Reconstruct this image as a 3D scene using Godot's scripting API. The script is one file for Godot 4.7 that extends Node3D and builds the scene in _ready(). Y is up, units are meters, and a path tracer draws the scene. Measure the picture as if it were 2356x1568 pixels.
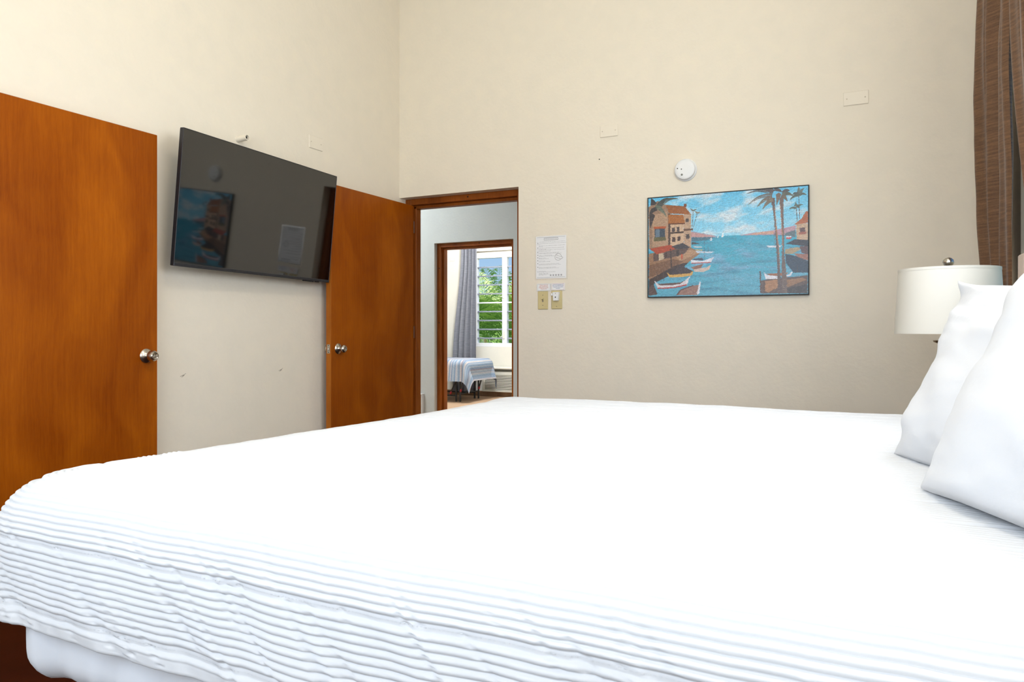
extends Node3D
# A bedroom with a white ribbed coverlet bed, seen through to a hall and a second bedroom. Metres, y up.
# Bedroom: left wall x = 0, back wall z = 0, right wall x = 3.86, near wall z = 5.2.

var rng := RandomNumberGenerator.new()
var noise := FastNoiseLite.new()
var used := {}
var M := {}

# ------------------------------------------------------------------ helpers
func numbered(called: String) -> String:
	if not used.has(called):
		used[called] = 0
		return called
	used[called] += 1
	return "%s_%03d" % [called, used[called]]

func thing(called: String, label: String, category: String, at := Vector3.ZERO, group := "") -> Node3D:
	var o := Node3D.new()
	o.name = numbered(called)
	add_child(o)
	o.position = at
	o.set_meta("label", label)
	o.set_meta("category", category)
	if group:
		o.set_meta("group", group)
	return o

func obj(called: String, mesh: Mesh, m: Material, parent: Node = null, at := Vector3.ZERO, label := "") -> MeshInstance3D:
	var o := MeshInstance3D.new()
	o.mesh = mesh
	o.material_override = m
	o.position = at
	if parent == null:
		o.name = numbered(called)
		add_child(o)
	else:
		o.name = called
		parent.add_child(o, true)
	if label:
		o.set_meta("label", label)
	return o

func struct(o: Node, label: String) -> Node:
	o.set_meta("kind", "structure")
	o.set_meta("label", label)
	if o.has_meta("category"):
		o.remove_meta("category")
	return o

func st_new() -> SurfaceTool:
	var st := SurfaceTool.new()
	st.begin(Mesh.PRIMITIVE_TRIANGLES)
	return st

# a flat triangle that faces away from "inside"
func tri(st: SurfaceTool, a: Vector3, b: Vector3, c: Vector3, inside: Vector3) -> void:
	var n := (c - a).cross(b - a).normalized()
	if n.dot((a + b + c) / 3.0 - inside) < 0.0:
		var t := b
		b = c
		c = t
		n = -n
	for v in [a, b, c]:
		st.set_normal(n)
		var w: Vector3 = n.abs()
		st.set_uv(Vector2(v.z, -v.y) if w.x > w.y and w.x > w.z else (Vector2(v.x, v.z) if w.y > w.z else Vector2(v.x, -v.y)))
		st.add_vertex(v)

func quad(st: SurfaceTool, a: Vector3, b: Vector3, c: Vector3, d: Vector3, inside: Vector3) -> void:
	tri(st, a, b, c, inside)
	tri(st, a, c, d, inside)

# a box from lo to hi with chamfered edges
func cbox(st: SurfaceTool, lo: Vector3, hi: Vector3, e := 0.0) -> void:
	var c := (lo + hi) / 2.0
	var h := (hi - lo) / 2.0
	e = minf(e, minf(h.x, minf(h.y, h.z)) * 0.9)
	var p := func(face: int, sx: float, sy: float, sz: float) -> Vector3:
		var q := Vector3(sx * (h.x - e), sy * (h.y - e), sz * (h.z - e))
		q[face] = [sx, sy, sz][face] * h[face]
		return c + q
	for f in 3:
		for s in [-1.0, 1.0]:
			var k := []
			for w in [[-1.0, -1.0], [1.0, -1.0], [1.0, 1.0], [-1.0, 1.0]]:
				var g := [w[0], w[1]]
				g.insert(f, s)
				k.append(p.call(f, g[0], g[1], g[2]))
			quad(st, k[0], k[1], k[2], k[3], c)
	if e <= 0.0:
		return
	for f in 3:   # the twelve edges, those along axis f
		var i := (f + 1) % 3
		var j := (f + 2) % 3
		for si in [-1.0, 1.0]:
			for sj in [-1.0, 1.0]:
				var g := [0.0, 0.0, 0.0]
				g[i] = si
				g[j] = sj
				g[f] = -1.0
				var a: Vector3 = p.call(i, g[0], g[1], g[2])
				var b: Vector3 = p.call(j, g[0], g[1], g[2])
				g[f] = 1.0
				var a2: Vector3 = p.call(i, g[0], g[1], g[2])
				var b2: Vector3 = p.call(j, g[0], g[1], g[2])
				quad(st, a, b, b2, a2, c)
	for sx in [-1.0, 1.0]:
		for sy in [-1.0, 1.0]:
			for sz in [-1.0, 1.0]:
				tri(st, p.call(0, sx, sy, sz), p.call(1, sx, sy, sz), p.call(2, sx, sy, sz), c)

func boxm(lo: Vector3, hi: Vector3, e := 0.0) -> ArrayMesh:
	var st := st_new()
	cbox(st, lo, hi, e)
	return st.commit()

func boxes(list: Array, e := 0.0) -> ArrayMesh:
	var st := st_new()
	for b in list:
		cbox(st, b[0], b[1], e)
	return st.commit()

# a smooth sheet of nu by nv points; f(i, j) gives the point
func sheet(nu: int, nv: int, f: Callable, uvf = null, flip := false) -> ArrayMesh:
	var v := PackedVector3Array()
	var uv := PackedVector2Array()
	v.resize(nu * nv)
	uv.resize(nu * nv)
	for i in nu:
		for j in nv:
			v[i * nv + j] = f.call(i, j)
			uv[i * nv + j] = uvf.call(i, j) if uvf != null else Vector2(float(i) / (nu - 1), float(j) / (nv - 1))
	var n := PackedVector3Array()
	n.resize(nu * nv)
	for i in nu:
		for j in nv:
			var du := v[mini(i + 1, nu - 1) * nv + j] - v[maxi(i - 1, 0) * nv + j]
			var dv := v[i * nv + mini(j + 1, nv - 1)] - v[i * nv + maxi(j - 1, 0)]
			var c := dv.cross(du) if not flip else du.cross(dv)
			n[i * nv + j] = c.normalized() if c.length() > 1e-12 else Vector3.UP
	var ix := PackedInt32Array()
	ix.resize((nu - 1) * (nv - 1) * 6)
	var k := 0
	for i in nu - 1:
		for j in nv - 1:
			var a := i * nv + j
			var b := a + nv
			var q := [a, b, a + 1, a + 1, b, b + 1] if not flip else [a, a + 1, b, a + 1, b + 1, b]
			for t in 6:
				ix[k + t] = q[t]
			k += 6
	var ar := []
	ar.resize(Mesh.ARRAY_MAX)
	ar[Mesh.ARRAY_VERTEX] = v
	ar[Mesh.ARRAY_NORMAL] = n
	ar[Mesh.ARRAY_TEX_UV] = uv
	ar[Mesh.ARRAY_INDEX] = ix
	var m := ArrayMesh.new()
	m.add_surface_from_arrays(Mesh.PRIMITIVE_TRIANGLES, ar)
	return m

# a profile of (radius, height) that runs upwards, turned round an axis; points given twice make a sharp edge
func lathe(profile: Array, axis := Vector3.UP, seg := 32) -> ArrayMesh:
	var st := st_new()
	var u := axis.cross(Vector3.FORWARD if absf(axis.z) < 0.9 else Vector3.RIGHT).normalized()
	var w := axis.cross(u).normalized()
	var flat := []
	for k in profile.size() - 1:
		var d: Vector2 = profile[k + 1] - profile[k]
		flat.append(Vector2(d.y, -d.x).normalized())
	for k in flat.size():
		var a: Vector2 = profile[k]
		var b: Vector2 = profile[k + 1]
		if a.is_equal_approx(b):
			continue
		var na: Vector2 = flat[k] + (flat[k - 1] if k > 0 else Vector2.ZERO)
		var nb: Vector2 = flat[k] + (flat[k + 1] if k + 1 < flat.size() else Vector2.ZERO)
		na = na.normalized()
		nb = nb.normalized()
		for s in seg:
			var d0 := u * cos(TAU * s / seg) + w * sin(TAU * s / seg)
			var d1 := u * cos(TAU * (s + 1) / seg) + w * sin(TAU * (s + 1) / seg)
			var vs := [[d0 * a.x + axis * a.y, d0 * na.x + axis * na.y], [d1 * a.x + axis * a.y, d1 * na.x + axis * na.y], [d1 * b.x + axis * b.y, d1 * nb.x + axis * nb.y], [d0 * b.x + axis * b.y, d0 * nb.x + axis * nb.y]]
			for t in [[0, 1, 2], [0, 2, 3]]:
				var f: Vector3 = (vs[t[2]][0] - vs[t[0]][0]).cross(vs[t[1]][0] - vs[t[0]][0])
				if f.length() < 1e-13:
					continue
				var order: Array = t if f.dot(vs[t[0]][1] + vs[t[1]][1] + vs[t[2]][1]) > 0.0 else [t[0], t[2], t[1]]
				for q in order:
					st.set_normal(vs[q][1])
					st.set_uv(Vector2(float(s) / seg, vs[q][0].dot(axis)))
					st.add_vertex(vs[q][0])
	return st.commit()

# a round bar along points
func bar(st: SurfaceTool, pts: Array, r: float, seg := 8) -> void:
	for k in pts.size() - 1:
		var a: Vector3 = pts[k]
		var b: Vector3 = pts[k + 1]
		var d := (b - a).normalized()
		var u := d.cross(Vector3.UP if absf(d.y) < 0.9 else Vector3.RIGHT).normalized()
		var w := d.cross(u)
		for s in seg:
			var p0 := u * cos(TAU * s / seg) + w * sin(TAU * s / seg)
			var p1 := u * cos(TAU * (s + 1) / seg) + w * sin(TAU * (s + 1) / seg)
			quad(st, a + p0 * r, a + p1 * r, b + p1 * r, b + p0 * r, (a + b) / 2.0)
			tri(st, a, a + p0 * r, a + p1 * r, (a + b) / 2.0)
			tri(st, b, b + p0 * r, b + p1 * r, (a + b) / 2.0)

func barm(pts: Array, r: float, seg := 8) -> ArrayMesh:
	var st := st_new()
	bar(st, pts, r, seg)
	return st.commit()

func mat(c: Color, rough := 0.8, metal := 0.0) -> StandardMaterial3D:
	var m := StandardMaterial3D.new()
	m.albedo_color = c
	m.roughness = rough
	m.metallic = metal
	return m

func normal_noise(freq: float, depth: float, octaves := 3, seed := 1) -> NoiseTexture2D:
	var n := FastNoiseLite.new()
	n.noise_type = FastNoiseLite.TYPE_SIMPLEX_SMOOTH
	n.frequency = freq
	n.fractal_octaves = octaves
	n.seed = seed
	var t := NoiseTexture2D.new()
	t.width = 512
	t.height = 512
	t.seamless = true
	t.as_normal_map = true
	t.bump_strength = depth
	t.noise = n
	return t

func plaster(c: Color, seed: int) -> StandardMaterial3D:
	var m := mat(c, 0.62)
	m.metallic_specular = 0.3
	# faint blotches of the paint roller
	var im := Image.create(256, 256, false, Image.FORMAT_RGB8)
	var n := FastNoiseLite.new()
	n.seed = seed
	n.frequency = 0.02
	n.fractal_octaves = 4
	for y in 256:
		for x in 256:
			# blended over the border so that the tile repeats
			var fx := x / 256.0
			var fy := y / 256.0
			var k := lerpf(lerpf(n.get_noise_2d(x, y), n.get_noise_2d(x - 256, y), fx), lerpf(n.get_noise_2d(x, y - 256), n.get_noise_2d(x - 256, y - 256), fx), fy)
			var g := 0.985 + 0.018 * k
			im.set_pixel(x, y, Color(g, g * (1.0 - 0.004 * k), g * (1.0 - 0.01 * k)))
	m.albedo_texture = ImageTexture.create_from_image(im)
	m.normal_enabled = true
	m.normal_texture = normal_noise(0.05, 3.0, 3, seed)
	m.normal_scale = 0.12
	m.uv1_triplanar = true
	m.uv1_world_triplanar = true
	m.uv1_scale = Vector3(1.1, 1.1, 1.1)
	return m

# lacquered veneer: fine upright grain, broad figure
func wood(light: Color, dark: Color, seed: int, rough := 0.32) -> StandardMaterial3D:
	var W := 384
	var H := 768
	var im := Image.create(W, H, false, Image.FORMAT_RGB8)
	var n := FastNoiseLite.new()
	n.seed = seed
	n.frequency = 1.0
	n.fractal_octaves = 3
	for y in H:
		for x in W:
			var u := float(x) / W
			var v := float(y) / H * 2.0
			var warp := n.get_noise_2d(u * 2.2, v * 1.1) * 0.22
			var broad := n.get_noise_2d((u + warp) * 3.0, v * 1.2 + 7.0)
			var grain := n.get_noise_2d((u + warp * 0.08) * 60.0, v * 2.2 + 31.0)
			var fine := n.get_noise_2d(u * 190.0, v * 14.0 + 77.0)
			var k := clampf(0.5 + 0.55 * broad + 0.22 * grain + 0.16 * fine, 0.0, 1.0)
			im.set_pixel(x, y, dark.lerp(light, k))
	var m := mat(Color.WHITE, rough)
	m.metallic_specular = 0.28
	m.albedo_texture = ImageTexture.create_from_image(im)
	m.uv1_triplanar = true
	m.uv1_scale = Vector3(0.97, 0.46, 0.97)
	return m

# woven cloth with slubs running across
func slub(light: Color, dark: Color, seed: int, rough := 0.6) -> StandardMaterial3D:
	var S := 512
	var im := Image.create(S, S, false, Image.FORMAT_RGB8)
	var n := FastNoiseLite.new()
	n.seed = seed
	n.frequency = 1.0
	n.fractal_octaves = 3
	for y in S:
		for x in S:
			var u := float(x) / S
			var v := float(y) / S
			var k := 0.5 + 0.55 * n.get_noise_2d(u * 5.0, v * 90.0) + 0.25 * n.get_noise_2d(u * 60.0, v * 160.0 + 9.0)
			im.set_pixel(x, y, dark.lerp(light, clampf(k, 0.0, 1.0)))
	var m := mat(Color.WHITE, rough)
	m.albedo_texture = ImageTexture.create_from_image(im)
	return m

func text(called: String, words: String, size: float, m: Material, parent: Node, at: Vector3, font_name := "Droid Sans", slant := false, turn := 0.0) -> MeshInstance3D:
	var f := SystemFont.new()
	f.font_names = PackedStringArray([font_name])
	f.font_italic = slant
	var t := TextMesh.new()
	t.text = words
	t.font = f
	t.font_size = 32
	t.pixel_size = size / 32.0
	t.depth = 0.0
	t.curve_step = 1.0
	var o := obj(called, t, m, parent, at)
	o.rotation.z = turn
	return o

# ------------------------------------------------------------------ the picture's print
const PAINT_SHAPES = [
	[Color8(150, 160, 185), [0.287, 0.355, 0.368, 0.385, 0.449, 0.417, 0.452, 0.431, 0.355, 0.454, 0.287, 0.459]],
	[Color8(196, 150, 150), [0.287, 0.366, 0.355, 0.388, 0.422, 0.412, 0.442, 0.422, 0.355, 0.423, 0.287, 0.417]],
	[Color8(70, 110, 130), [0.291, 0.418, 0.382, 0.423, 0.449, 0.431, 0.382, 0.456, 0.291, 0.457]],
	[Color8(186, 150, 165), [0.592, 0.425, 0.682, 0.407, 0.807, 0.394, 0.929, 0.36, 0.929, 0.452, 0.776, 0.435]],
	[Color8(205, 160, 140), [0.65, 0.424, 0.713, 0.404, 0.801, 0.403, 0.801, 0.426]],
	[Color8(95, 115, 125), [0.868, 0.427, 0.929, 0.403, 0.929, 0.471, 0.868, 0.451]],
	[Color8(150, 120, 98), [0.001, 0.087, 0.064, 0.031, 0.122, 0.079, 0.143, 0.17, 0.143, 0.494, 0.005, 0.515]],
	[Color8(176, 143, 116), [0.028, 0.174, 0.128, 0.143, 0.138, 0.311, 0.138, 0.483, 0.028, 0.501]],
	[Color8(205, 172, 142), [0.142, 0.186, 0.239, 0.196, 0.24, 0.491, 0.143, 0.494]],
	[Color8(188, 155, 128), [0.239, 0.18, 0.287, 0.189, 0.287, 0.52, 0.24, 0.512]],
	[Color8(80, 58, 48), [0.135, 0.166, 0.149, 0.168, 0.15, 0.489, 0.136, 0.488]],
	[Color8(150, 86, 40), [0.117, 0.076, 0.245, 0.106, 0.288, 0.191, 0.142, 0.167]],
	[Color8(168, 100, 42), [0.137, 0.175, 0.236, 0.189, 0.247, 0.277, 0.136, 0.271]],
	[Color8(95, 52, 30), [0.137, 0.265, 0.247, 0.271, 0.247, 0.284, 0.136, 0.277]],
	[Color8(120, 70, 50), [0.239, 0.08, 0.257, 0.082, 0.257, 0.117, 0.239, 0.109]],
	[Color8(60, 72, 86), [0.043, 0.308, 0.114, 0.311, 0.114, 0.403, 0.043, 0.407]],
	[Color8(100, 120, 138), [0.05, 0.318, 0.078, 0.319, 0.078, 0.4, 0.05, 0.4]],
	[Color8(176, 84, 44), [0.035, 0.291, 0.124, 0.291, 0.117, 0.315, 0.043, 0.313]],
	[Color8(96, 92, 60), [0.039, 0.399, 0.117, 0.399, 0.121, 0.435, 0.039, 0.439]],
	[Color8(72, 58, 58), [0.16, 0.311, 0.181, 0.31, 0.181, 0.354, 0.16, 0.355]],
	[Color8(72, 58, 58), [0.193, 0.308, 0.211, 0.307, 0.211, 0.353, 0.193, 0.353]],
	[Color8(72, 50, 46), [0.161, 0.407, 0.182, 0.406, 0.182, 0.454, 0.161, 0.455]],
	[Color8(72, 50, 46), [0.198, 0.404, 0.217, 0.403, 0.217, 0.447, 0.198, 0.447]],
	[Color8(70, 60, 60), [0.251, 0.226, 0.272, 0.228, 0.272, 0.265, 0.251, 0.263]],
	[Color8(70, 60, 60), [0.254, 0.384, 0.276, 0.383, 0.276, 0.429, 0.254, 0.429]],
	[Color8(66, 48, 40), [0.149, 0.356, 0.24, 0.353, 0.24, 0.37, 0.149, 0.372]],
	[Color8(96, 66, 50), [0.239, 0.331, 0.297, 0.33, 0.297, 0.348, 0.239, 0.351]],
	[Color8(70, 66, 70), [0.291, 0.464, 0.348, 0.486, 0.291, 0.49]],
	[Color8(150, 112, 84), [0.003, 0.563, 0.149, 0.521, 0.287, 0.52, 0.35, 0.576, 0.267, 0.668, 0.17, 0.736, 0.003, 0.859]],
	[Color8(178, 140, 108), [0.17, 0.574, 0.287, 0.536, 0.338, 0.577, 0.218, 0.65]],
	[Color8(120, 86, 64), [0.003, 0.679, 0.17, 0.626, 0.239, 0.651, 0.149, 0.729, 0.003, 0.806]],
	[Color8(92, 72, 66), [0.035, 0.56, 0.149, 0.529, 0.273, 0.519, 0.246, 0.579, 0.17, 0.605, 0.035, 0.644]],
	[Color8(196, 176, 150), [0.071, 0.567, 0.106, 0.559, 0.106, 0.622, 0.071, 0.636]],
	[Color8(172, 70, 44), [0.009, 0.512, 0.149, 0.481, 0.196, 0.524, 0.058, 0.569]],
	[Color8(62, 58, 64), [0.157, 0.498, 0.232, 0.469, 0.282, 0.516, 0.239, 0.529, 0.185, 0.525]],
	[Color8(70, 48, 44), [0.114, 0.56, 0.129, 0.557, 0.129, 0.609, 0.114, 0.612]],
	[Color8(60, 48, 48), [0.191, 0.539, 0.208, 0.537, 0.208, 0.597, 0.191, 0.6]],
	[Color8(190, 80, 50), [0.221, 0.58, 0.231, 0.578, 0.232, 0.63, 0.223, 0.632]],
	[Color8(60, 46, 44), [0.149, 0.521, 0.156, 0.521, 0.161, 0.73, 0.153, 0.729]],
	[Color8(64, 48, 46), [0.003, 0.827, 0.17, 0.699, 0.232, 0.672, 0.267, 0.668, 0.218, 0.743, 0.128, 0.801, 0.043, 0.861, 0.021, 0.976, 0.003, 0.988]],
	[Color8(92, 72, 70), [0.003, 0.901, 0.035, 0.871, 0.064, 0.977, 0.007, 0.988]],
	[Color8(222, 224, 236), [0.284, 0.642, 0.362, 0.657, 0.437, 0.621, 0.415, 0.674, 0.287, 0.675]],
	[Color8(180, 70, 60), [0.287, 0.671, 0.415, 0.67, 0.412, 0.678, 0.288, 0.679]],
	[Color8(70, 78, 100), [0.301, 0.632, 0.355, 0.624, 0.368, 0.639, 0.362, 0.653, 0.301, 0.643]],
	[Color8(140, 100, 84), [0.287, 0.716, 0.328, 0.698, 0.366, 0.686, 0.348, 0.73, 0.308, 0.744]],
	[Color8(206, 186, 176), [0.301, 0.737, 0.382, 0.721, 0.415, 0.698, 0.405, 0.743, 0.368, 0.766, 0.308, 0.762]],
	[Color8(64, 52, 56), [0.128, 0.759, 0.218, 0.691, 0.301, 0.754, 0.28, 0.777, 0.149, 0.783]],
	[Color8(206, 160, 84), [0.126, 0.757, 0.149, 0.783, 0.28, 0.773, 0.303, 0.75, 0.294, 0.793, 0.232, 0.808, 0.142, 0.808]],
	[Color8(222, 214, 220), [0.039, 0.831, 0.071, 0.876, 0.17, 0.887, 0.246, 0.848, 0.284, 0.794, 0.26, 0.89, 0.17, 0.912, 0.064, 0.916]],
	[Color8(104, 78, 74), [0.064, 0.87, 0.218, 0.862, 0.246, 0.844, 0.218, 0.876, 0.163, 0.888, 0.078, 0.885]],
	[Color8(180, 60, 60), [0.064, 0.91, 0.17, 0.907, 0.261, 0.88, 0.256, 0.894, 0.17, 0.918, 0.065, 0.92]],
	[Color8(150, 112, 100), [0.191, 0.987, 0.218, 0.94, 0.301, 0.897, 0.341, 0.889, 0.328, 0.991]],
	[Color8(96, 66, 60), [0.187, 0.987, 0.218, 0.932, 0.301, 0.89, 0.303, 0.898, 0.22, 0.942, 0.199, 0.987]],
	[Color8(222, 222, 230), [0.34, 0.862, 0.351, 0.859, 0.341, 0.975, 0.325, 0.985]],
	[Color8(196, 208, 224), [0.314, 0.553, 0.435, 0.572, 0.422, 0.583, 0.328, 0.577]],
	[Color8(186, 196, 206), [0.301, 0.506, 0.362, 0.516, 0.355, 0.527, 0.304, 0.52]],
	[Color8(200, 180, 120), [0.314, 0.538, 0.368, 0.545, 0.355, 0.554, 0.32, 0.549]],
	[Color8(236, 236, 240), [0.48, 0.433, 0.493, 0.386, 0.496, 0.425, 0.488, 0.434]],
	[Color8(236, 236, 240), [0.456, 0.436, 0.463, 0.412, 0.466, 0.432]],
	[Color8(230, 232, 238), [0.409, 0.463, 0.418, 0.423, 0.423, 0.463]],
	[Color8(196, 166, 140), [0.932, 0.35, 1, 0.347, 1, 0.506, 0.935, 0.491]],
	[Color8(176, 98, 62), [0.92, 0.354, 0.965, 0.296, 0.989, 0.232, 1, 0.237, 1, 0.344]],
	[Color8(92, 66, 70), [0.953, 0.386, 0.983, 0.385, 0.983, 0.433, 0.953, 0.432]],
	[Color8(160, 90, 74), [0.947, 0.424, 0.989, 0.424, 0.989, 0.447, 0.95, 0.448]],
	[Color8(54, 56, 68), [0.873, 0.527, 0.923, 0.49, 1, 0.502, 1, 0.561, 0.953, 0.55]],
	[Color8(170, 150, 120), [0.868, 0.578, 0.941, 0.564, 0.965, 0.58, 0.911, 0.625, 0.868, 0.622]],
	[Color8(96, 72, 76), [0.953, 0.555, 1, 0.559, 1, 0.64, 0.965, 0.619]],
	[Color8(160, 110, 96), [0.917, 0.62, 1, 0.633, 1, 0.693, 0.941, 0.656]],
	[Color8(50, 66, 86), [0.868, 0.622, 0.929, 0.645, 1, 0.696, 1, 0.804, 0.917, 0.799, 0.874, 0.71]],
	[Color8(210, 80, 80), [0.872, 0.466, 0.907, 0.467, 0.899, 0.484, 0.876, 0.482]],
	[Color8(222, 226, 236), [0.874, 0.455, 0.905, 0.455, 0.907, 0.469, 0.872, 0.468]],
	[Color8(214, 220, 232), [0.757, 0.535, 0.819, 0.542, 0.85, 0.539, 0.838, 0.557, 0.77, 0.556]],
	[Color8(96, 78, 72), [0.723, 0.869, 0.776, 0.851, 0.929, 0.839, 0.998, 0.828, 0.998, 0.996, 0.726, 0.987]],
	[Color8(170, 122, 86), [0.745, 0.874, 0.825, 0.858, 0.831, 0.932, 0.77, 0.979, 0.748, 0.968]],
	[Color8(150, 112, 84), [0.868, 0.865, 0.965, 0.85, 0.995, 0.871, 0.929, 0.906, 0.874, 0.943]],
	[Color8(66, 60, 62), [0.88, 0.943, 0.996, 0.909, 0.996, 0.996, 0.886, 0.992]],
	[Color8(226, 224, 234), [0.741, 0.791, 0.763, 0.816, 0.825, 0.829, 0.825, 0.853, 0.754, 0.855]],
	[Color8(226, 224, 234), [0.868, 0.828, 0.893, 0.813, 0.91, 0.782, 0.902, 0.828, 0.874, 0.838]],
	[Color8(160, 100, 70), [0.754, 0.801, 0.825, 0.801, 0.886, 0.798, 0.868, 0.826, 0.825, 0.828, 0.77, 0.816]],
	[Color8(84, 62, 58), [0.716, 0.777, 0.724, 0.776, 0.727, 0.987, 0.72, 0.987]],
	[Color8(84, 66, 60), [0.742, 0.865, 0.748, 0.865, 0.75, 0.988, 0.743, 0.988]],
	[Color8(100, 84, 82), [0.783, 0.095, 0.807, 0.088, 0.81, 0.216, 0.82, 0.374, 0.835, 0.61, 0.839, 0.805, 0.847, 0.991, 0.825, 0.992, 0.822, 0.755, 0.818, 0.608, 0.81, 0.412, 0.798, 0.215]],
	[Color8(112, 94, 88), [0.833, 0.092, 0.86, 0.085, 0.858, 0.221, 0.863, 0.465, 0.863, 0.612, 0.876, 0.807, 0.88, 0.992, 0.85, 0.991, 0.847, 0.757, 0.851, 0.562, 0.847, 0.318]],
	[Color8(176, 124, 98), [0.804, 0.176, 0.81, 0.216, 0.82, 0.374, 0.835, 0.61, 0.839, 0.805, 0.831, 0.609, 0.814, 0.373]],
	[Color8(176, 124, 98), [0.838, 0.102, 0.845, 0.22, 0.854, 0.465, 0.856, 0.611, 0.851, 0.513, 0.845, 0.318]],
	[Color8(120, 110, 116), [0.804, 0.333, 0.806, 0.333, 0.808, 0.544, 0.806, 0.544]],
]
const PAINT_FRONDS = [
	[Color8(92, 84, 84), 0.801, 0.039, 0.64, 0.029, 0.022],
	[Color8(110, 100, 92), 0.794, 0.048, 0.644, 0.139, 0.026],
	[Color8(116, 104, 92), 0.788, 0.067, 0.701, 0.165, 0.024],
	[Color8(120, 106, 92), 0.794, 0.087, 0.735, 0.188, 0.022],
	[Color8(84, 80, 84), 0.807, 0.02, 0.732, 0.001, 0.026],
	[Color8(84, 80, 84), 0.85, 0.035, 0.893, 0.031, 0.026],
	[Color8(90, 96, 88), 0.85, 0.045, 0.911, 0.082, 0.026],
	[Color8(120, 100, 90), 0.831, 0.043, 0.819, 0.158, 0.017],
	[Color8(80, 76, 82), 0.807, 0.02, 0.825, 0.003, 0.039],
	[Color8(110, 100, 90), 0.85, 0.064, 0.88, 0.127, 0.018],
	[Color8(84, 96, 92), 0.947, 0.067, 0.897, 0.119, 0.017],
	[Color8(84, 96, 92), 0.947, 0.067, 0.989, 0.082, 0.017],
	[Color8(96, 104, 100), 0.947, 0.067, 0.947, 0.004, 0.014],
	[Color8(96, 110, 110), 0.947, 0.057, 0.977, 0.022, 0.016],
	[Color8(80, 90, 90), 0.947, 0.057, 0.911, 0.072, 0.016],
	[Color8(90, 100, 92), 0.932, 0.191, 0.893, 0.206, 0.013],
	[Color8(90, 100, 92), 0.932, 0.186, 0.971, 0.171, 0.013],
	[Color8(90, 100, 92), 0.932, 0.181, 0.929, 0.147, 0.012],
	[Color8(64, 58, 60), 0.028, 0.153, 0.014, 0.299, 0.022],
	[Color8(86, 92, 84), 0.057, 0.072, 0.198, 0.023, 0.03],
	[Color8(96, 110, 98), 0.05, 0.071, 0.124, 0.194, 0.024],
	[Color8(60, 58, 62), 0.043, 0.07, 0.021, 0.004, 0.026],
	[Color8(64, 60, 62), 0.05, 0.092, 0.007, 0.172, 0.026],
	[Color8(70, 76, 74), 0.064, 0.073, 0.135, 0.008, 0.026],
	[Color8(110, 112, 104), 0.301, 0.156, 0.28, 0.133, 0.007],
	[Color8(110, 112, 104), 0.301, 0.156, 0.325, 0.143, 0.007],
	[Color8(130, 122, 110), 0.328, 0.18, 0.348, 0.177, 0.007],
	[Color8(130, 122, 110), 0.328, 0.18, 0.311, 0.162, 0.007],
]
const PAINT_LINES = [
	[0.301, 0.156, 0.293, 0.335, 0.0026],
	[0.328, 0.18, 0.295, 0.356, 0.0026],
	[0.947, 0.067, 0.952, 0.299, 0.0033],
	[0.933, 0.191, 0.938, 0.327, 0.0033],
	[0.372, 0.465, 0.374, 0.654, 0.0013],
	[0.397, 0.508, 0.398, 0.569, 0.0013],
	[0.198, 0.675, 0.199, 0.753, 0.0033],
	[0.058, 0.74, 0.063, 0.83, 0.0033],
	[0.104, 0.737, 0.106, 0.842, 0.0033],
	[0.938, 0.733, 0.94, 0.801, 0.0026],
]

func fill_shape(im: Image, pts: Array, c: Color) -> void:
	var W := im.get_width()
	var H := im.get_height()
	var lo := 1e9
	var hi := -1e9
	for k in range(0, pts.size(), 2):
		lo = minf(lo, pts[k + 1] * H)
		hi = maxf(hi, pts[k + 1] * H)
	for y in range(maxi(0, int(lo)), mini(H, int(hi) + 1)):
		var xs := []
		var n := pts.size() / 2
		for k in n:
			var ax: float = pts[2 * k] * W
			var ay: float = pts[2 * k + 1] * H
			var q := (k + 1) % n
			var bx: float = pts[2 * q] * W
			var by: float = pts[2 * q + 1] * H
			var yy := y + 0.5
			if (ay <= yy and by > yy) or (by <= yy and ay > yy):
				xs.append(ax + (yy - ay) / (by - ay) * (bx - ax))
		xs.sort()
		for k in range(0, xs.size() - 1, 2):
			# ragged ends, as a brush leaves them
			var x0 := int(xs[k] + 2.5 * noise.get_noise_2d(y * 11.0, k * 50.0))
			var x1 := int(xs[k + 1] + 2.5 * noise.get_noise_2d(y * 11.0, k * 50.0 + 400.0))
			if x1 > x0:
				im.fill_rect(Rect2i(x0, y, x1 - x0, 1), c)

func stroke(im: Image, ax: float, ay: float, bx: float, by: float, w: float, c: Color) -> void:
	var d := Vector2(bx - ax, (by - ay) * 0.667)
	var nrm := Vector2(-d.y, d.x).normalized() * w / 2.0
	nrm.y /= 0.667
	fill_shape(im, [ax + nrm.x, ay + nrm.y, bx + nrm.x, by + nrm.y, bx - nrm.x, by - nrm.y, ax - nrm.x, ay - nrm.y], c)

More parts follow.
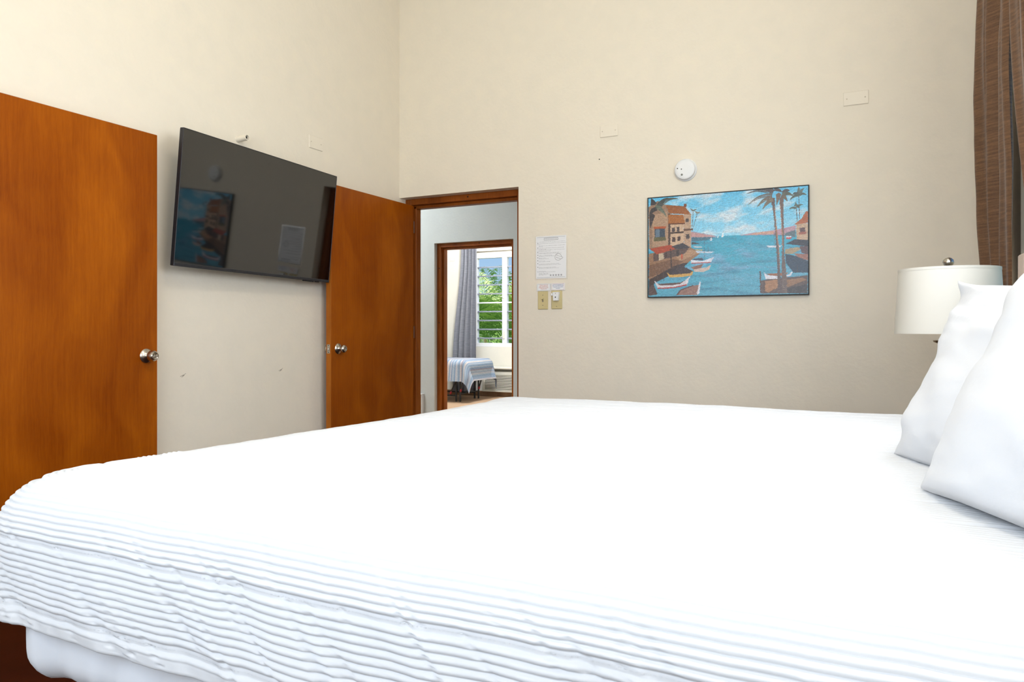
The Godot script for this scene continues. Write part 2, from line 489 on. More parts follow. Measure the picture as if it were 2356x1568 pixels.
func harbour_print() -> ImageTexture:
	var W := 1080
	var H := 720
	var im := Image.create(W, H, false, Image.FORMAT_RGB8)
	var horizon := 0.421
	for y in H:
		var v := float(y) / H
		for x in W:
			var u := float(x) / W
			var c: Color
			if v < horizon:
				var cloud := clampf(noise.get_noise_2d(u * 420.0 - v * 260.0, v * 700.0 + u * 260.0) * 1.5 + 0.28 - absf(u - 0.45) * 0.5, 0.0, 1.0)
				c = Color8(98, 192, 234).lerp(Color8(150, 214, 240), v / horizon).lerp(Color8(226, 232, 240), cloud * 0.85)
			else:
				var k := (v - horizon) / (1.0 - horizon)
				var patch := clampf(noise.get_noise_2d(u * 380.0 + 90.0, v * 900.0) + 0.15, 0.0, 1.0) * clampf(1.2 - absf(k - 0.4) * 2.2, 0.0, 1.0)
				c = Color8(56, 166, 196).lerp(Color8(96, 172, 198), k).lerp(Color8(172, 178, 214), patch * 0.75)
				c = c.lerp(Color8(60, 120, 150), clampf(noise.get_noise_2d(u * 300.0, v * 1500.0 + 60.0) * 0.8, 0.0, 0.5))
			im.set_pixel(x, y, c)
	for s in PAINT_SHAPES:
		fill_shape(im, s[1], s[0])
	# short strokes of paint laid over the drawing, each in a tone near that below it
	var src := im.duplicate()
	for k in 22000:
		var x := rng.randf()
		var y := rng.randf()
		var c: Color = src.get_pixel(int(x * (W - 1)), int(y * (H - 1)))
		var water := y > 0.43 and c.b > c.r + 0.15
		var a := rng.randf_range(-0.25, 0.25) if water else rng.randf_range(-1.2, 0.6)
		if y < 0.43 and c.b > 0.7:
			a = rng.randf_range(-0.9, -0.1)
		var l := rng.randf_range(0.002, 0.0055)
		var t := rng.randf_range(-0.13, 0.13)
		c = c.lightened(t) if t > 0.0 else c.darkened(-t)
		c = c.lerp(Color8(214, 170, 140) if rng.randf() < 0.5 else Color8(150, 150, 200), 0.10 * rng.randf())
		stroke(im, x - l * cos(a), y - l * sin(a) * 1.5, x + l * cos(a), y + l * sin(a) * 1.5, rng.randf_range(0.002, 0.0036), c)
	for l in PAINT_LINES:
		stroke(im, l[0], l[1], l[2], l[3], l[4], Color8(86, 70, 66))
	# palm fronds: a rib with short strokes hanging to either side
	for f in PAINT_FRONDS:
		var a := Vector2(f[1], f[2])
		var b := Vector2(f[3], f[4])
		for k in 26:
			var t := (k + 0.5) / 26.0
			var p := a.lerp(b, t) + Vector2(0, -0.03 * sin(PI * t) * absf(b.x - a.x) * 6.0)
			var d := (b - a).normalized()
			var side := Vector2(-d.y, d.x)
			for s in [-1.0, 1.0]:
				var e: Vector2 = p + (d * 0.8 + side * s + Vector2(0, 0.4)) * f[5] * (1.1 - t) * 0.8
				var c: Color = f[0]
				c = c.lightened(0.12 * rng.randf()) if k % 2 else c.darkened(0.2 * rng.randf())
				stroke(im, p.x, p.y, e.x, e.y, 0.004, c)
	# flecks of paint
	for y in H:
		for x in W:
			var c := im.get_pixel(x, y)
			var k := noise.get_noise_2d(x * 3.1, y * 7.3) * 0.10 + noise.get_noise_2d(x * 12.0 + 900.0, y * 12.0) * 0.12
			im.set_pixel(x, y, Color(clampf(c.r * (1.0 + k), 0, 1), clampf(c.g * (1.0 + k), 0, 1), clampf(c.b * (1.0 + k * 0.8), 0, 1)))
	im.generate_mipmaps()
	return ImageTexture.create_from_image(im)

# the laminated sheet: rows of print too small to read, ruled lines, dots, a ring with a point, five stars
func notice_print() -> ImageTexture:
	var W := 460
	var H := 590
	var im := Image.create(W, H, false, Image.FORMAT_RGB8)
	im.fill(Color8(240, 240, 242))
	var ink := Color8(150, 150, 152)
	for y in [14, 572]:
		im.fill_rect(Rect2i(16, y, 428, 3), Color8(120, 118, 122))
	for y in [30, 42, 54]:
		im.fill_rect(Rect2i(16, y, 100, 1), Color8(200, 200, 202))
		im.fill_rect(Rect2i(344, y, 100, 1), Color8(200, 200, 202))
	# frame of the heading
	for r in [[124, 24, 212, 4], [124, 54, 212, 4], [124, 24, 4, 34], [332, 24, 4, 34]]:
		im.fill_rect(Rect2i(r[0], r[1], r[2], r[3]), Color8(92, 92, 96))
	var rows := [[18, 76, 420], [44, 98, 400], [18, 112, 36], [44, 130, 396], [44, 142, 40], [44, 162, 380], [18, 178, 130], [44, 188, 388], [18, 206, 200], [44, 228, 290], [44, 240, 330], [44, 264, 190], [44, 276, 240], [44, 300, 90], [44, 312, 150], [44, 340, 96], [44, 352, 150], [44, 384, 300], [44, 396, 320], [44, 432, 260], [44, 444, 290], [18, 486, 124], [18, 496, 280], [44, 516, 120], [44, 526, 160], [44, 536, 118]]
	for r in rows:
		var x: int = r[0]
		while x < r[0] + r[2]:
			var w := rng.randi_range(8, 30)
			for q in w:
				if rng.randf() < 0.75:
					im.fill_rect(Rect2i(x + q, r[1] + rng.randi_range(0, 2), 1, rng.randi_range(3, 5)), ink)
			x += w + 5
	for y in [98, 162, 226, 262, 298, 338, 380, 430]:
		for a in 5:
			im.fill_rect(Rect2i(24 + (1 if a in [0, 4] else 0), y - 6 + a * 2, 10 - (2 if a in [0, 4] else 0), 2), Color8(60, 58, 60))
	# ring
	for k in 720:
		var p := Vector2(cos(TAU * k / 720.0), sin(TAU * k / 720.0))
		if p.x > 0.86 and absf(p.y - 0.2) < 0.3:
			continue
		im.fill_rect(Rect2i(int(338 + p.x * 50), int(296 + p.y * 46), 3, 3), Color8(110, 110, 114))
	for k in 30:
		im.fill_rect(Rect2i(383 + k, 292 + k / 2, 3, 3), Color8(110, 110, 114))
		im.fill_rect(Rect2i(376 + k, 326 - k / 2, 3, 3), Color8(110, 110, 114))
	for s in 5:
		var pts := []
		for k in 10:
			var r := 18.0 if k % 2 == 0 else 7.5
			pts.append((226.0 + s * 40.0 + r * sin(TAU * k / 10.0)) / W)
			pts.append((546.0 - r * cos(TAU * k / 10.0)) / H)
		fill_shape(im, pts, Color8(150, 148, 152))
	return ImageTexture.create_from_image(im)

# ------------------------------------------------------------------ bed
const XF = 1.72     # outer planes of the coverlet
const ZB = 1.68
const ZN = 3.75
const XH = 3.64
const ROLL = 0.13
const DROP = 0.10
const TOP = 0.79
const HEM = 0.535
const RC = 0.15
const RIB = 0.0125

const SEAM = 4        # one rib in ten is flat and carries a row of stitches

func rib(q: float) -> float:
	var k := floori(q / RIB)
	var amp := 0.0052
	if posmod(k, 10) == SEAM:
		amp = 0.0008
	return amp * pow(absf(sin(PI * q / RIB)), 0.65)

# the bed's foot corner next to the window side bulges outwards
func swell(p: Vector3) -> Vector3:
	p.x -= 0.13 * smoothstep(2.2, 3.7, p.z) * smoothstep(2.35, 1.75, p.x)
	return p

func top_height(x: float, z: float) -> float:
	var e := minf(minf(x - XF, z - ZB), minf(ZN - z, 9.0))
	var crown := 0.005 * smoothstep(0.1, 0.7, e)
	return TOP + crown + 0.004 * noise.get_noise_2d(x * 190.0, z * 190.0) + 0.0018 * noise.get_noise_2d(x * 620.0 + 300.0, z * 1500.0)

# the plan of the coverlet's edge: [inner point, direction outwards, weight of the ribs that follow the edge]
func edge_at(s: float) -> Array:
	var near := XH - XF - RC
	var arc := PI / 2.0 * RC
	var foot := ZN - ZB - 2.0 * RC
	if s < near:
		return [Vector2(XH - s, ZN - ROLL), Vector2(0, 1), 1.0]
	s -= near
	if s < arc:
		var t := s / arc * PI / 2.0
		var d := Vector2(-sin(t), cos(t))
		return [Vector2(XF + RC, ZN - RC) + d * (RC - ROLL), d, 1.0]
	s -= arc
	if s < foot:
		return [Vector2(XF + ROLL, ZN - RC - s), Vector2(-1, 0), 1.0 - smoothstep(0.0, 0.2, s) + smoothstep(foot - 0.2, foot, s) * -1.0]
	s -= foot
	if s < arc:
		var t := s / arc * PI / 2.0
		var d := Vector2(-cos(t), -sin(t))
		return [Vector2(XF + RC, ZB + RC) + d * (RC - ROLL), d, -1.0]
	s -= arc
	return [Vector2(XF + RC + s, ZB + ROLL), Vector2(0, -1), -1.0]

func roll_length() -> float:
	return PI / 2.0 * sqrt((ROLL * ROLL + DROP * DROP) / 2.0)

# a point of the rolled edge and hanging side: s along the edge, p down from the top, turn of the hem's curl
func drape(sl: float, p: float, curled: float, tucked: bool) -> Vector3:
	var lr := roll_length()
	var hang := TOP - DROP - HEM
	var e := edge_at(sl)
	var base: Vector2 = e[0]
	var d: Vector2 = e[1]
	var off: float
	var y: float
	var nr: Vector2
	if p < lr:
		var a := p / lr * PI / 2.0
		off = ROLL * sin(a)
		y = -DROP * (1.0 - cos(a))
		nr = Vector2(sin(a), cos(a))
	else:
		var g := p - lr
		off = ROLL + 0.03 * g
		y = -DROP - g
		nr = Vector2(1, 0.03)
	var q: float = p * e[2] + (base.y - (ZN - ROLL))
	var disp := lerpf(rib(q) * absf(e[2]), 0.004, smoothstep(lr + hang - 0.018, lr + hang - 0.012, p))
	var down := smoothstep(lr * 0.45, lr + hang, p)
	# soft folds that hang from the edge, slanting towards the foot, and small puckers across the ribs
	var fold := noise.get_noise_2d((sl + p * 0.75) * 620.0, p * 160.0 - sl * 40.0)
	disp += 0.011 * fold * down + 0.006 * noise.get_noise_2d(sl * 220.0, p * 200.0 + 500.0) * down
	var pucker := noise.get_noise_2d((sl + p * 0.9) * 2300.0 + 50.0, p * 260.0)
	disp -= 0.0030 * smoothstep(0.28, 0.5, pucker) * smoothstep(lr * 0.3, lr, p)
	# the corner is gathered into a crease
	var corner := absf(sl - (XH - XF - RC) - PI / 4.0 * RC)
	disp -= 0.012 * exp(-pow(corner / 0.012, 2.0)) * down
	y += 0.012 * noise.get_noise_2d(sl * 130.0, 900.0) * down
	disp -= 0.007 * (1.0 - cos(PI * curled))
	y -= 0.007 * sin(PI * curled)
	if tucked:
		off -= 0.02
		y -= 0.004
	var b2 := base + d * (off + disp * nr.x)
	return swell(Vector3(b2.x, top_height(base.x, base.y) + y + disp * nr.y, b2.y))

func coverlet() -> void:
	var t := thing("coverlet", "white ribbed plush coverlet spread over the bed and hanging down its sides", "blanket", Vector3(2.7, 0, 2.7))
	var o := -t.position
	# the flat middle
	var rows := 980
	var z0 := ZN - ROLL
	var z1 := ZB + ROLL
	var cols := 56
	var mid := sheet(rows, cols, func(i: int, j: int) -> Vector3:
		var z := lerpf(z0, z1, float(i) / (rows - 1))
		var xs := XF + ROLL
		var r := RC - ROLL
		var dz := maxf(0.0, r - minf(z0 - z, z - z1))
		xs += r - sqrt(maxf(0.0, r * r - dz * dz))
		var x := lerpf(xs, XH, float(j) / (cols - 1))
		var amp := 1.0 if z > z0 - 0.25 else smoothstep(0.0, 0.04, x - xs)
		return swell(Vector3(x, top_height(x, z) + rib(z - z0) * amp, z)) + o)
	obj("top_panel", mid, M.coverlet, t)
	# the rolled edge and the hanging sides
	var ss := []
	var total := (XH - XF - RC) * 2.0 + PI * RC + (ZN - ZB - 2.0 * RC)
	var s := 0.0
	while s < total:
		ss.append(s)
		s += 0.011 if s < 2.1 else 0.03
	ss.append(total - 0.0001)
	var np := 232
	var curl := 10
	var side := sheet(ss.size(), np, func(i: int, j: int) -> Vector3:
		return drape(ss[i], minf(1.0, float(j) / (np - 1 - curl)) * (roll_length() + TOP - DROP - HEM), maxi(0, j - (np - 1 - curl)) / float(curl), j == 0) + o, null, true)
	obj("hanging_edge", side, M.coverlet, t)
	# rows of stitches in the flat ribs of the side
	for row in [14.5, 24.5]:
		var st := st_new()
		var x := 0.02
		while x < 2.05:
			var p0 := drape(x, row * RIB, 0.0, false)
			var p1 := drape(x + 0.0032, row * RIB, 0.0, false)
			var n := (drape(x, row * RIB + 0.004, 0.0, false) - p0).cross(p0 - p1).normalized()
			var up := n.cross(p1 - p0).normalized() * 0.0007
			quad(st, p0 + n * 0.0006 + up + o, p1 + n * 0.0006 + up + o, p1 + n * 0.0006 - up + o, p0 + n * 0.0006 - up + o, p0 - n + o)
			x += 0.0068
		var sj := obj("stitching", st.commit(), M.thread, t, Vector3.ZERO, "row of grey stitches")
		sj.set_meta("kind", "stuff")

func rounded_slab(lo: Vector3, hi: Vector3, r: float, e: float, wob := 0.0) -> ArrayMesh:
	# rounded in plan (r) and rolled over at top and bottom (e)
	var prof := []
	for k in 9:
		var a := PI / 2.0 * k / 8.0
		prof.append(Vector2(-e + e * sin(a), lo.y + e - e * cos(a)))
	for k in range(1, 12):
		prof.append(Vector2(0, lerpf(lo.y + e, hi.y - e, k / 12.0)))
	for k in 9:
		var a := PI / 2.0 * k / 8.0
		prof.append(Vector2(-e + e * cos(a), hi.y - e + e * sin(a)))
	prof.push_front(Vector2(-99, lo.y))
	prof.push_back(Vector2(-99, hi.y))
	var c := (lo + hi) / 2.0
	var plan := []
	for q in 4:
		var cx: float = [hi.x - r, lo.x + r, lo.x + r, hi.x - r][q]
		var cz: float = [hi.z - r, hi.z - r, lo.z + r, lo.z + r][q]
		for k in 9:
			var a := PI / 2.0 * (q + k / 8.0)
			plan.append([Vector2(cx, cz), Vector2(cos(a), sin(a)), r])
		if q == 0 or q == 2:
			var sgn := 1.0 if q == 0 else -1.0
			for k in range(1, 60):
				plan.append([Vector2(lerpf(cx, c.x * 2.0 - cx, k / 60.0), cz), Vector2(0, sgn), r])
	plan.append(plan[0])
	return sheet(plan.size(), prof.size(), func(i: int, j: int) -> Vector3:
		var pl: Array = plan[i]
		var pr: Vector2 = prof[j]
		if pr.x < -50.0:
			return Vector3(c.x, pr.y, c.z)
		var w := wob * noise.get_noise_2d(pl[0].x * 1500.0, pr.y * 120.0 + pl[0].y * 300.0) * (1.0 if pr.x > -e * 0.5 else 0.3)
		var p: Vector2 = pl[0] + pl[1] * (pl[2] + pr.x + w)
		return Vector3(p.x, pr.y, p.y))

func pillow(called: String, label: String, base: Vector3, yaw: float, lean: float, W: float, H: float, T: float, seed: float, tilt := 0.0) -> void:
	var t := thing(called, label, "pillow", base, "pillows at the head of the bed")
	t.rotation = Vector3(0, yaw, 0)
	var n := 64
	var st := st_new()
	for face in [1.0, -1.0]:
		var g := sheet(n, n, func(i: int, j: int) -> Vector3:
			var u := sin((float(i) / (n - 1) - 0.5) * PI)
			var v := sin((float(j) / (n - 1) - 0.5) * PI)
			u = lerpf(u, (float(i) / (n - 1) - 0.5) * 2.0, 0.5)
			v = lerpf(v, (float(j) / (n - 1) - 0.5) * 2.0, 0.5)
			var x := W / 2.0 * u * (1.0 - 0.09 * (1.0 - pow(absf(v), 5.0)))
			var y := H / 2.0 * v * (1.0 - (0.12 if v > 0.0 else 0.02) * (1.0 - pow(absf(u), 4.0)))
			var body := pow(maxf(0.0, (1.0 - u * u) * (1.0 - v * v)), 0.42)
			# heavier towards the bottom, where the filling settles
			var z: float = face * (T / 2.0 * body * (1.08 - 0.22 * v) + 0.003)
			var crease := noise.get_noise_3d(u * 70.0 + v * 60.0 + seed, v * 150.0 - u * 50.0, face * 40.0)
			z += face * 0.018 * crease * (1.0 - body * 0.4) * clampf(body * 4.0, 0.0, 1.0)
			z += 0.02 * noise.get_noise_2d(u * 60.0 + seed * 3.0, v * 60.0) * (u * u + v * v)
			# bottom edge lies on the bed, the pillow leans back
			var p := Vector3(x, y + H / 2.0, z)
			p = p.rotated(Vector3(0, 0, 1), tilt)
			p = p.rotated(Vector3(1, 0, 0), -lean)
			p.y = maxf(p.y, 0.004 * face)
			return p, null, face < 0.0)
		st.append_from(g, 0, Transform3D.IDENTITY)
	obj("pillow_case", st.commit(), M.linen, t)

func knob(parent: Node, at: Vector3, out: Vector3, kind := 0) -> void:
	var k := Node3D.new()
	k.name = "door_knob"
	parent.add_child(k, true)
	k.position = at
	obj("rose", lathe([Vector2(0.034, 0), Vector2(0.035, 0.003), Vector2(0.035, 0.003), Vector2(0.033, 0.006), Vector2(0.024, 0.011), Vector2(0.014, 0.016), Vector2(0.011, 0.02)], out), M.nickel, k)
	if kind == 0:
		obj("handle_ball", lathe([Vector2(0.011, 0.018), Vector2(0.011, 0.026), Vector2(0.018, 0.031), Vector2(0.0245, 0.038), Vector2(0.0265, 0.046), Vector2(0.0245, 0.054), Vector2(0.018, 0.060), Vector2(0.0115, 0.0625), Vector2(0.0095, 0.0600), Vector2(0.0, 0.0590)], out), M.nickel, k)
	else:
		obj("handle_ball", lathe([Vector2(0.013, 0.016), Vector2(0.014, 0.024), Vector2(0.021, 0.031), Vector2(0.0265, 0.040), Vector2(0.0265, 0.050), Vector2(0.023, 0.060), Vector2(0.0175, 0.067), Vector2(0.0175, 0.067), Vector2(0.0165, 0.064), Vector2(0.0, 0.064)], out), M.nickel, k)
		obj("turn_button", boxm(Vector3(0.063, -0.0035, -0.012), Vector3(0.071, 0.0035, 0.012), 0.001), M.nickel, k)

func wall_plate(at: Vector3, w: float, h: float, face: Vector3, m: Material, label: String, group := "") -> Node3D:
	# a bevelled plate in the plane of its wall, two screws
	var t := thing("blank_wall_plate", label, "wall plate", at, group)
	if face.x > 0.5:
		t.rotation.y = PI / 2.0
	var st := st_new()
	cbox(st, Vector3(-w / 2, -h / 2, -0.001), Vector3(w / 2, h / 2, 0.006), 0.0045)
	obj("plate", st.commit(), m, t)
	for s in [-1.0, 1.0]:
		obj("screw", lathe([Vector2(0.0038, 0), Vector2(0.0036, 0.0012), Vector2(0.0, 0.0014)], Vector3(0, 0, 1), 10), M.painted_screw, t, Vector3(s * w * 0.36 if w > h else 0.0, 0.0 if w > h else s * h * 0.28, 0.006))
	return t

func frond(st: SurfaceTool, root: Vector3, dir: Vector3, length: float, droop: float, leaflets: int) -> void:
	var pts := []
	var p := root
	var d := dir.normalized()
	for k in 13:
		pts.append(p)
		p += d * length / 12.0
		d = (d + Vector3.DOWN * droop * (0.3 + k / 12.0) / 6.0).normalized()
	var side := dir.cross(Vector3.UP).normalized()
	for k in 12:
		var a: Vector3 = pts[k]
		var b: Vector3 = pts[k + 1]
		var up := side.cross(b - a).normalized()
		quad(st, a + side * 0.006, b + side * 0.005, b - side * 0.005, a - side * 0.006, a - up)
	for k in leaflets:
		var f := 0.16 + 0.82 * k / leaflets
		var x := f * 12.0
		var i := mini(int(x), 11)
		var a: Vector3 = pts[i].lerp(pts[i + 1], x - i)
		var along: Vector3 = (pts[i + 1] - pts[i]).normalized()
		var ll := length * 0.36 * sin(PI * clampf(f * 0.86 + 0.12, 0.0, 1.0)) * rng.randf_range(0.8, 1.1)
		for s in [-1.0, 1.0]:
			var ld: Vector3 = (side * s + along * 0.75 + Vector3.UP * rng.randf_range(-0.25, 0.4)).normalized()
			var mid := a + ld * ll * 0.5
			var tip := a + ld * ll + Vector3.DOWN * ll * rng.randf_range(0.15, 0.45)
			var wv := along * 0.016
			var away := a + Vector3.DOWN
			tri(st, a - wv * 0.4, mid + wv, mid - wv, away)
			tri(st, mid + wv, tip, mid - wv, away)

# ------------------------------------------------------------------ scene
func _ready() -> void:
	rng.seed = 20
	noise.seed = 5
	noise.frequency = 0.01
	noise.fractal_octaves = 3
	noise.noise_type = FastNoiseLite.TYPE_SIMPLEX_SMOOTH
	# camera: level, lens shifted a little downwards (f = 1651 px of 2356 x 1568, horizon at row 755)
	var cam := Camera3D.new()
	cam.name = "camera"
	add_child(cam)
	cam.position = Vector3(3.2, 1.085, 4.55)
	cam.rotation_degrees = Vector3(0, 26.2, 0)
	cam.projection = Camera3D.PROJECTION_FRUSTUM
	cam.near = 0.05
	cam.far = 200.0
	cam.size = 0.05 * 1568.0 / 1651.0
	cam.frustum_offset = Vector2(0, -0.05 * 29.0 / 1651.0)
	cam.current = true
	# sky, sun and exposure
	var env := Environment.new()
	env.background_mode = Environment.BG_SKY
	var sky := Sky.new()
	var sm := ProceduralSkyMaterial.new()
	sm.sky_top_color = Color(0.30, 0.56, 0.86)
	sm.sky_horizon_color = Color(0.78, 0.90, 0.97)
	sm.sky_curve = 0.12
	sm.ground_horizon_color = Color(0.62, 0.68, 0.66)
	sm.ground_bottom_color = Color(0.36, 0.40, 0.34)
	sm.sky_energy_multiplier = 1.0
	sky.sky_material = sm
	env.sky = sky
	env.tonemap_mode = Environment.TONE_MAPPER_LINEAR
	env.tonemap_exposure = 1.0
	env.sdfgi_enabled = true
	env.ssao_enabled = true
	env.ssil_enabled = true
	var we := WorldEnvironment.new()
	we.name = "environment"
	we.environment = env
	add_child(we)
	var sun := DirectionalLight3D.new()
	sun.name = "sun"
	add_child(sun)
	sun.rotation_degrees = Vector3(-66, 22, 0)
	sun.light_energy = 2.2
	sun.light_color = Color(1.0, 0.96, 0.88)
	sun.light_angular_distance = 0.6
	sun.shadow_enabled = true
	# daylight through the window behind the camera
	area("near_window_daylight", Vector3(2.3, 1.75, 5.16), Vector3(0, 0, 0), Vector2(2.5, 1.5), 6.0, Color(0.90, 0.95, 1.0))
	# daylight through the window behind the headboard
	area("right_window_daylight", Vector3(3.84, 1.95, 2.80), Vector3(0, 90, 0), Vector2(1.5, 1.1), 4.5, Color(0.94, 0.97, 1.0))
	make_materials()
	build_shell()
	build_doors()
	build_windows()
	build_bed()
	build_wall_things()
	build_corner()
	build_hall()
	build_far_room()
	build_lamps()
	build_outside()

func area(called: String, at: Vector3, turn: Vector3, size: Vector2, energy: float, c: Color) -> void:
	var l := AreaLight3D.new()
	l.name = called
	add_child(l)
	l.position = at
	l.rotation_degrees = turn
	l.area_size = size
	l.light_energy = energy
	l.light_color = c
	l.area_range = 20.0
	l.shadow_enabled = true

func lamp_light(called: String, parent: Node, at: Vector3, energy: float, size: float, c: Color) -> void:
	var l := OmniLight3D.new()
	l.name = called
	parent.add_child(l)
	l.position = at
	l.light_energy = energy
	l.light_size = size
	l.light_color = c
	l.omni_range = 20.0
	l.omni_attenuation = 2.0
	l.shadow_enabled = true

func make_materials() -> void:
	M.wall = plaster(Color8(240, 230, 213), 3)
	M.plate = mat(Color8(237, 227, 210), 0.55)
	M.hinge = mat(Color8(92, 50, 20), 0.5)
	M.hall_wall = plaster(Color8(222, 224, 222), 8)
	M.far_wall = plaster(Color8(236, 233, 222), 12)
	M.ceiling = plaster(Color8(244, 242, 236), 15)
	M.door = wood(Color8(170, 90, 8), Color8(130, 58, 0), 4, 0.34)
	M.frame = wood(Color8(164, 90, 30), Color8(120, 58, 14), 9, 0.42)
	M.edge = wood(Color8(180, 106, 34), Color8(150, 82, 20), 14, 0.5)
	M.coverlet = mat(Color8(204, 205, 207), 0.95)
	M.thread = M.coverlet
	M.coverlet.rim_enabled = true
	M.coverlet.rim = 0.25
	M.linen = mat(Color8(216, 218, 222), 0.9)
	M.linen.normal_enabled = true
	M.linen.normal_texture = normal_noise(0.03, 4.0, 3, 5)
	M.linen.normal_scale = 0.15
	M.linen.uv1_scale = Vector3(2, 2, 2)
	M.sheet = mat(Color8(216, 218, 222), 0.9)
	M.nickel = mat(Color8(196, 188, 176), 0.24, 1.0)
	M.brass = mat(Color8(168, 142, 108), 0.3, 1.0)
	M.screw = mat(Color8(150, 138, 116), 0.5)
	M.painted_screw = mat(Color8(204, 192, 172), 0.6)
	M.black = mat(Color8(22, 22, 24), 0.45)
	M.dark_hole = mat(Color8(26, 20, 16), 0.9)
	M.screen = mat(Color8(5, 5, 6), 0.045)
	M.screen.metallic_specular = 0.9
	M.bezel = mat(Color8(58, 58, 62), 0.35, 0.6)
	M.white_plastic = mat(Color8(238, 238, 238), 0.4)
	M.ivory = mat(Color8(208, 192, 142), 0.45)
	M.paper = mat(Color8(240, 240, 240), 0.5)
	M.laminate = mat(Color(1, 1, 1, 0.05), 0.06)
	M.laminate.transparency = BaseMaterial3D.TRANSPARENCY_ALPHA
	M.floor = wood(Color8(58, 22, 14), Color8(38, 12, 8), 21, 0.35)
	M.tan_tile = plaster(Color8(188, 158, 130), 31)
	M.scuff = mat(Color8(150, 140, 124), 0.8)
	M.grout = mat(Color8(178, 160, 140), 0.9)
	M.curtain = slub(Color8(132, 94, 62), Color8(78, 50, 30), 17, 0.5)
	M.curtain.rim_enabled = true
	M.curtain.rim = 0.3
	M.curtain.backlight_enabled = true
	M.curtain.backlight = Color(0.12, 0.08, 0.05)
	M.grey_curtain = slub(Color8(140, 142, 150), Color8(108, 110, 120), 23, 0.8)
	M.shade = mat(Color8(234, 231, 222), 0.9)
	M.shade.backlight_enabled = true
	M.shade.backlight = Color(0.5, 0.48, 0.44)
	M.white_frame = mat(Color8(236, 238, 242), 0.4)
	M.louvre = mat(Color8(142, 148, 160), 0.4)
	M.glass = mat(Color(0.9, 0.96, 1.0, 0.08), 0.03)
	M.glass.transparency = BaseMaterial3D.TRANSPARENCY_ALPHA
	M.headboard = mat(Color8(206, 186, 172), 0.6)
	M.headboard_dark = mat(Color8(70, 62, 64), 0.6)
	M.night = wood(Color8(120, 76, 46), Color8(82, 48, 28), 40, 0.45)
	M.ink_red = mat(Color8(206, 78, 44), 0.7)
	M.ink_blue = mat(Color8(62, 74, 150), 0.7)
	M.ink_grey = mat(Color8(96, 96, 100), 0.7)
	M.ac = mat(Color8(222, 222, 212), 0.5)
	M.ac_grey = mat(Color8(128, 128, 120), 0.5)
	M.baseboard = wood(Color8(150, 120, 92), Color8(120, 92, 68), 44, 0.5)
	M.red_plastic = mat(Color8(170, 30, 40), 0.5)
	M.leaf = mat(Color8(132, 170, 92), 0.5)
	M.leaf.backlight_enabled = true
	M.leaf.backlight = Color(0.4, 0.5, 0.2)
	M.leaf_pale = mat(Color8(184, 202, 138), 0.5)
	M.leaf_pale.backlight_enabled = true
	M.leaf_pale.backlight = Color(0.4, 0.5, 0.2)
	M.lawn = plaster(Color8(104, 132, 70), 51)
	M.stem = mat(Color8(140, 136, 96), 0.7)
	M.glow = mat(Color8(250, 246, 236), 0.4)
	M.glow.emission_enabled = true
	M.glow.emission = Color(1.0, 0.95, 0.86)
	M.glow.emission_energy_multiplier = 2.0

# ------------------------------------------------------------------ room shell
func v(x: float, y: float, z: float) -> Vector3:
	return Vector3(x, y, z)

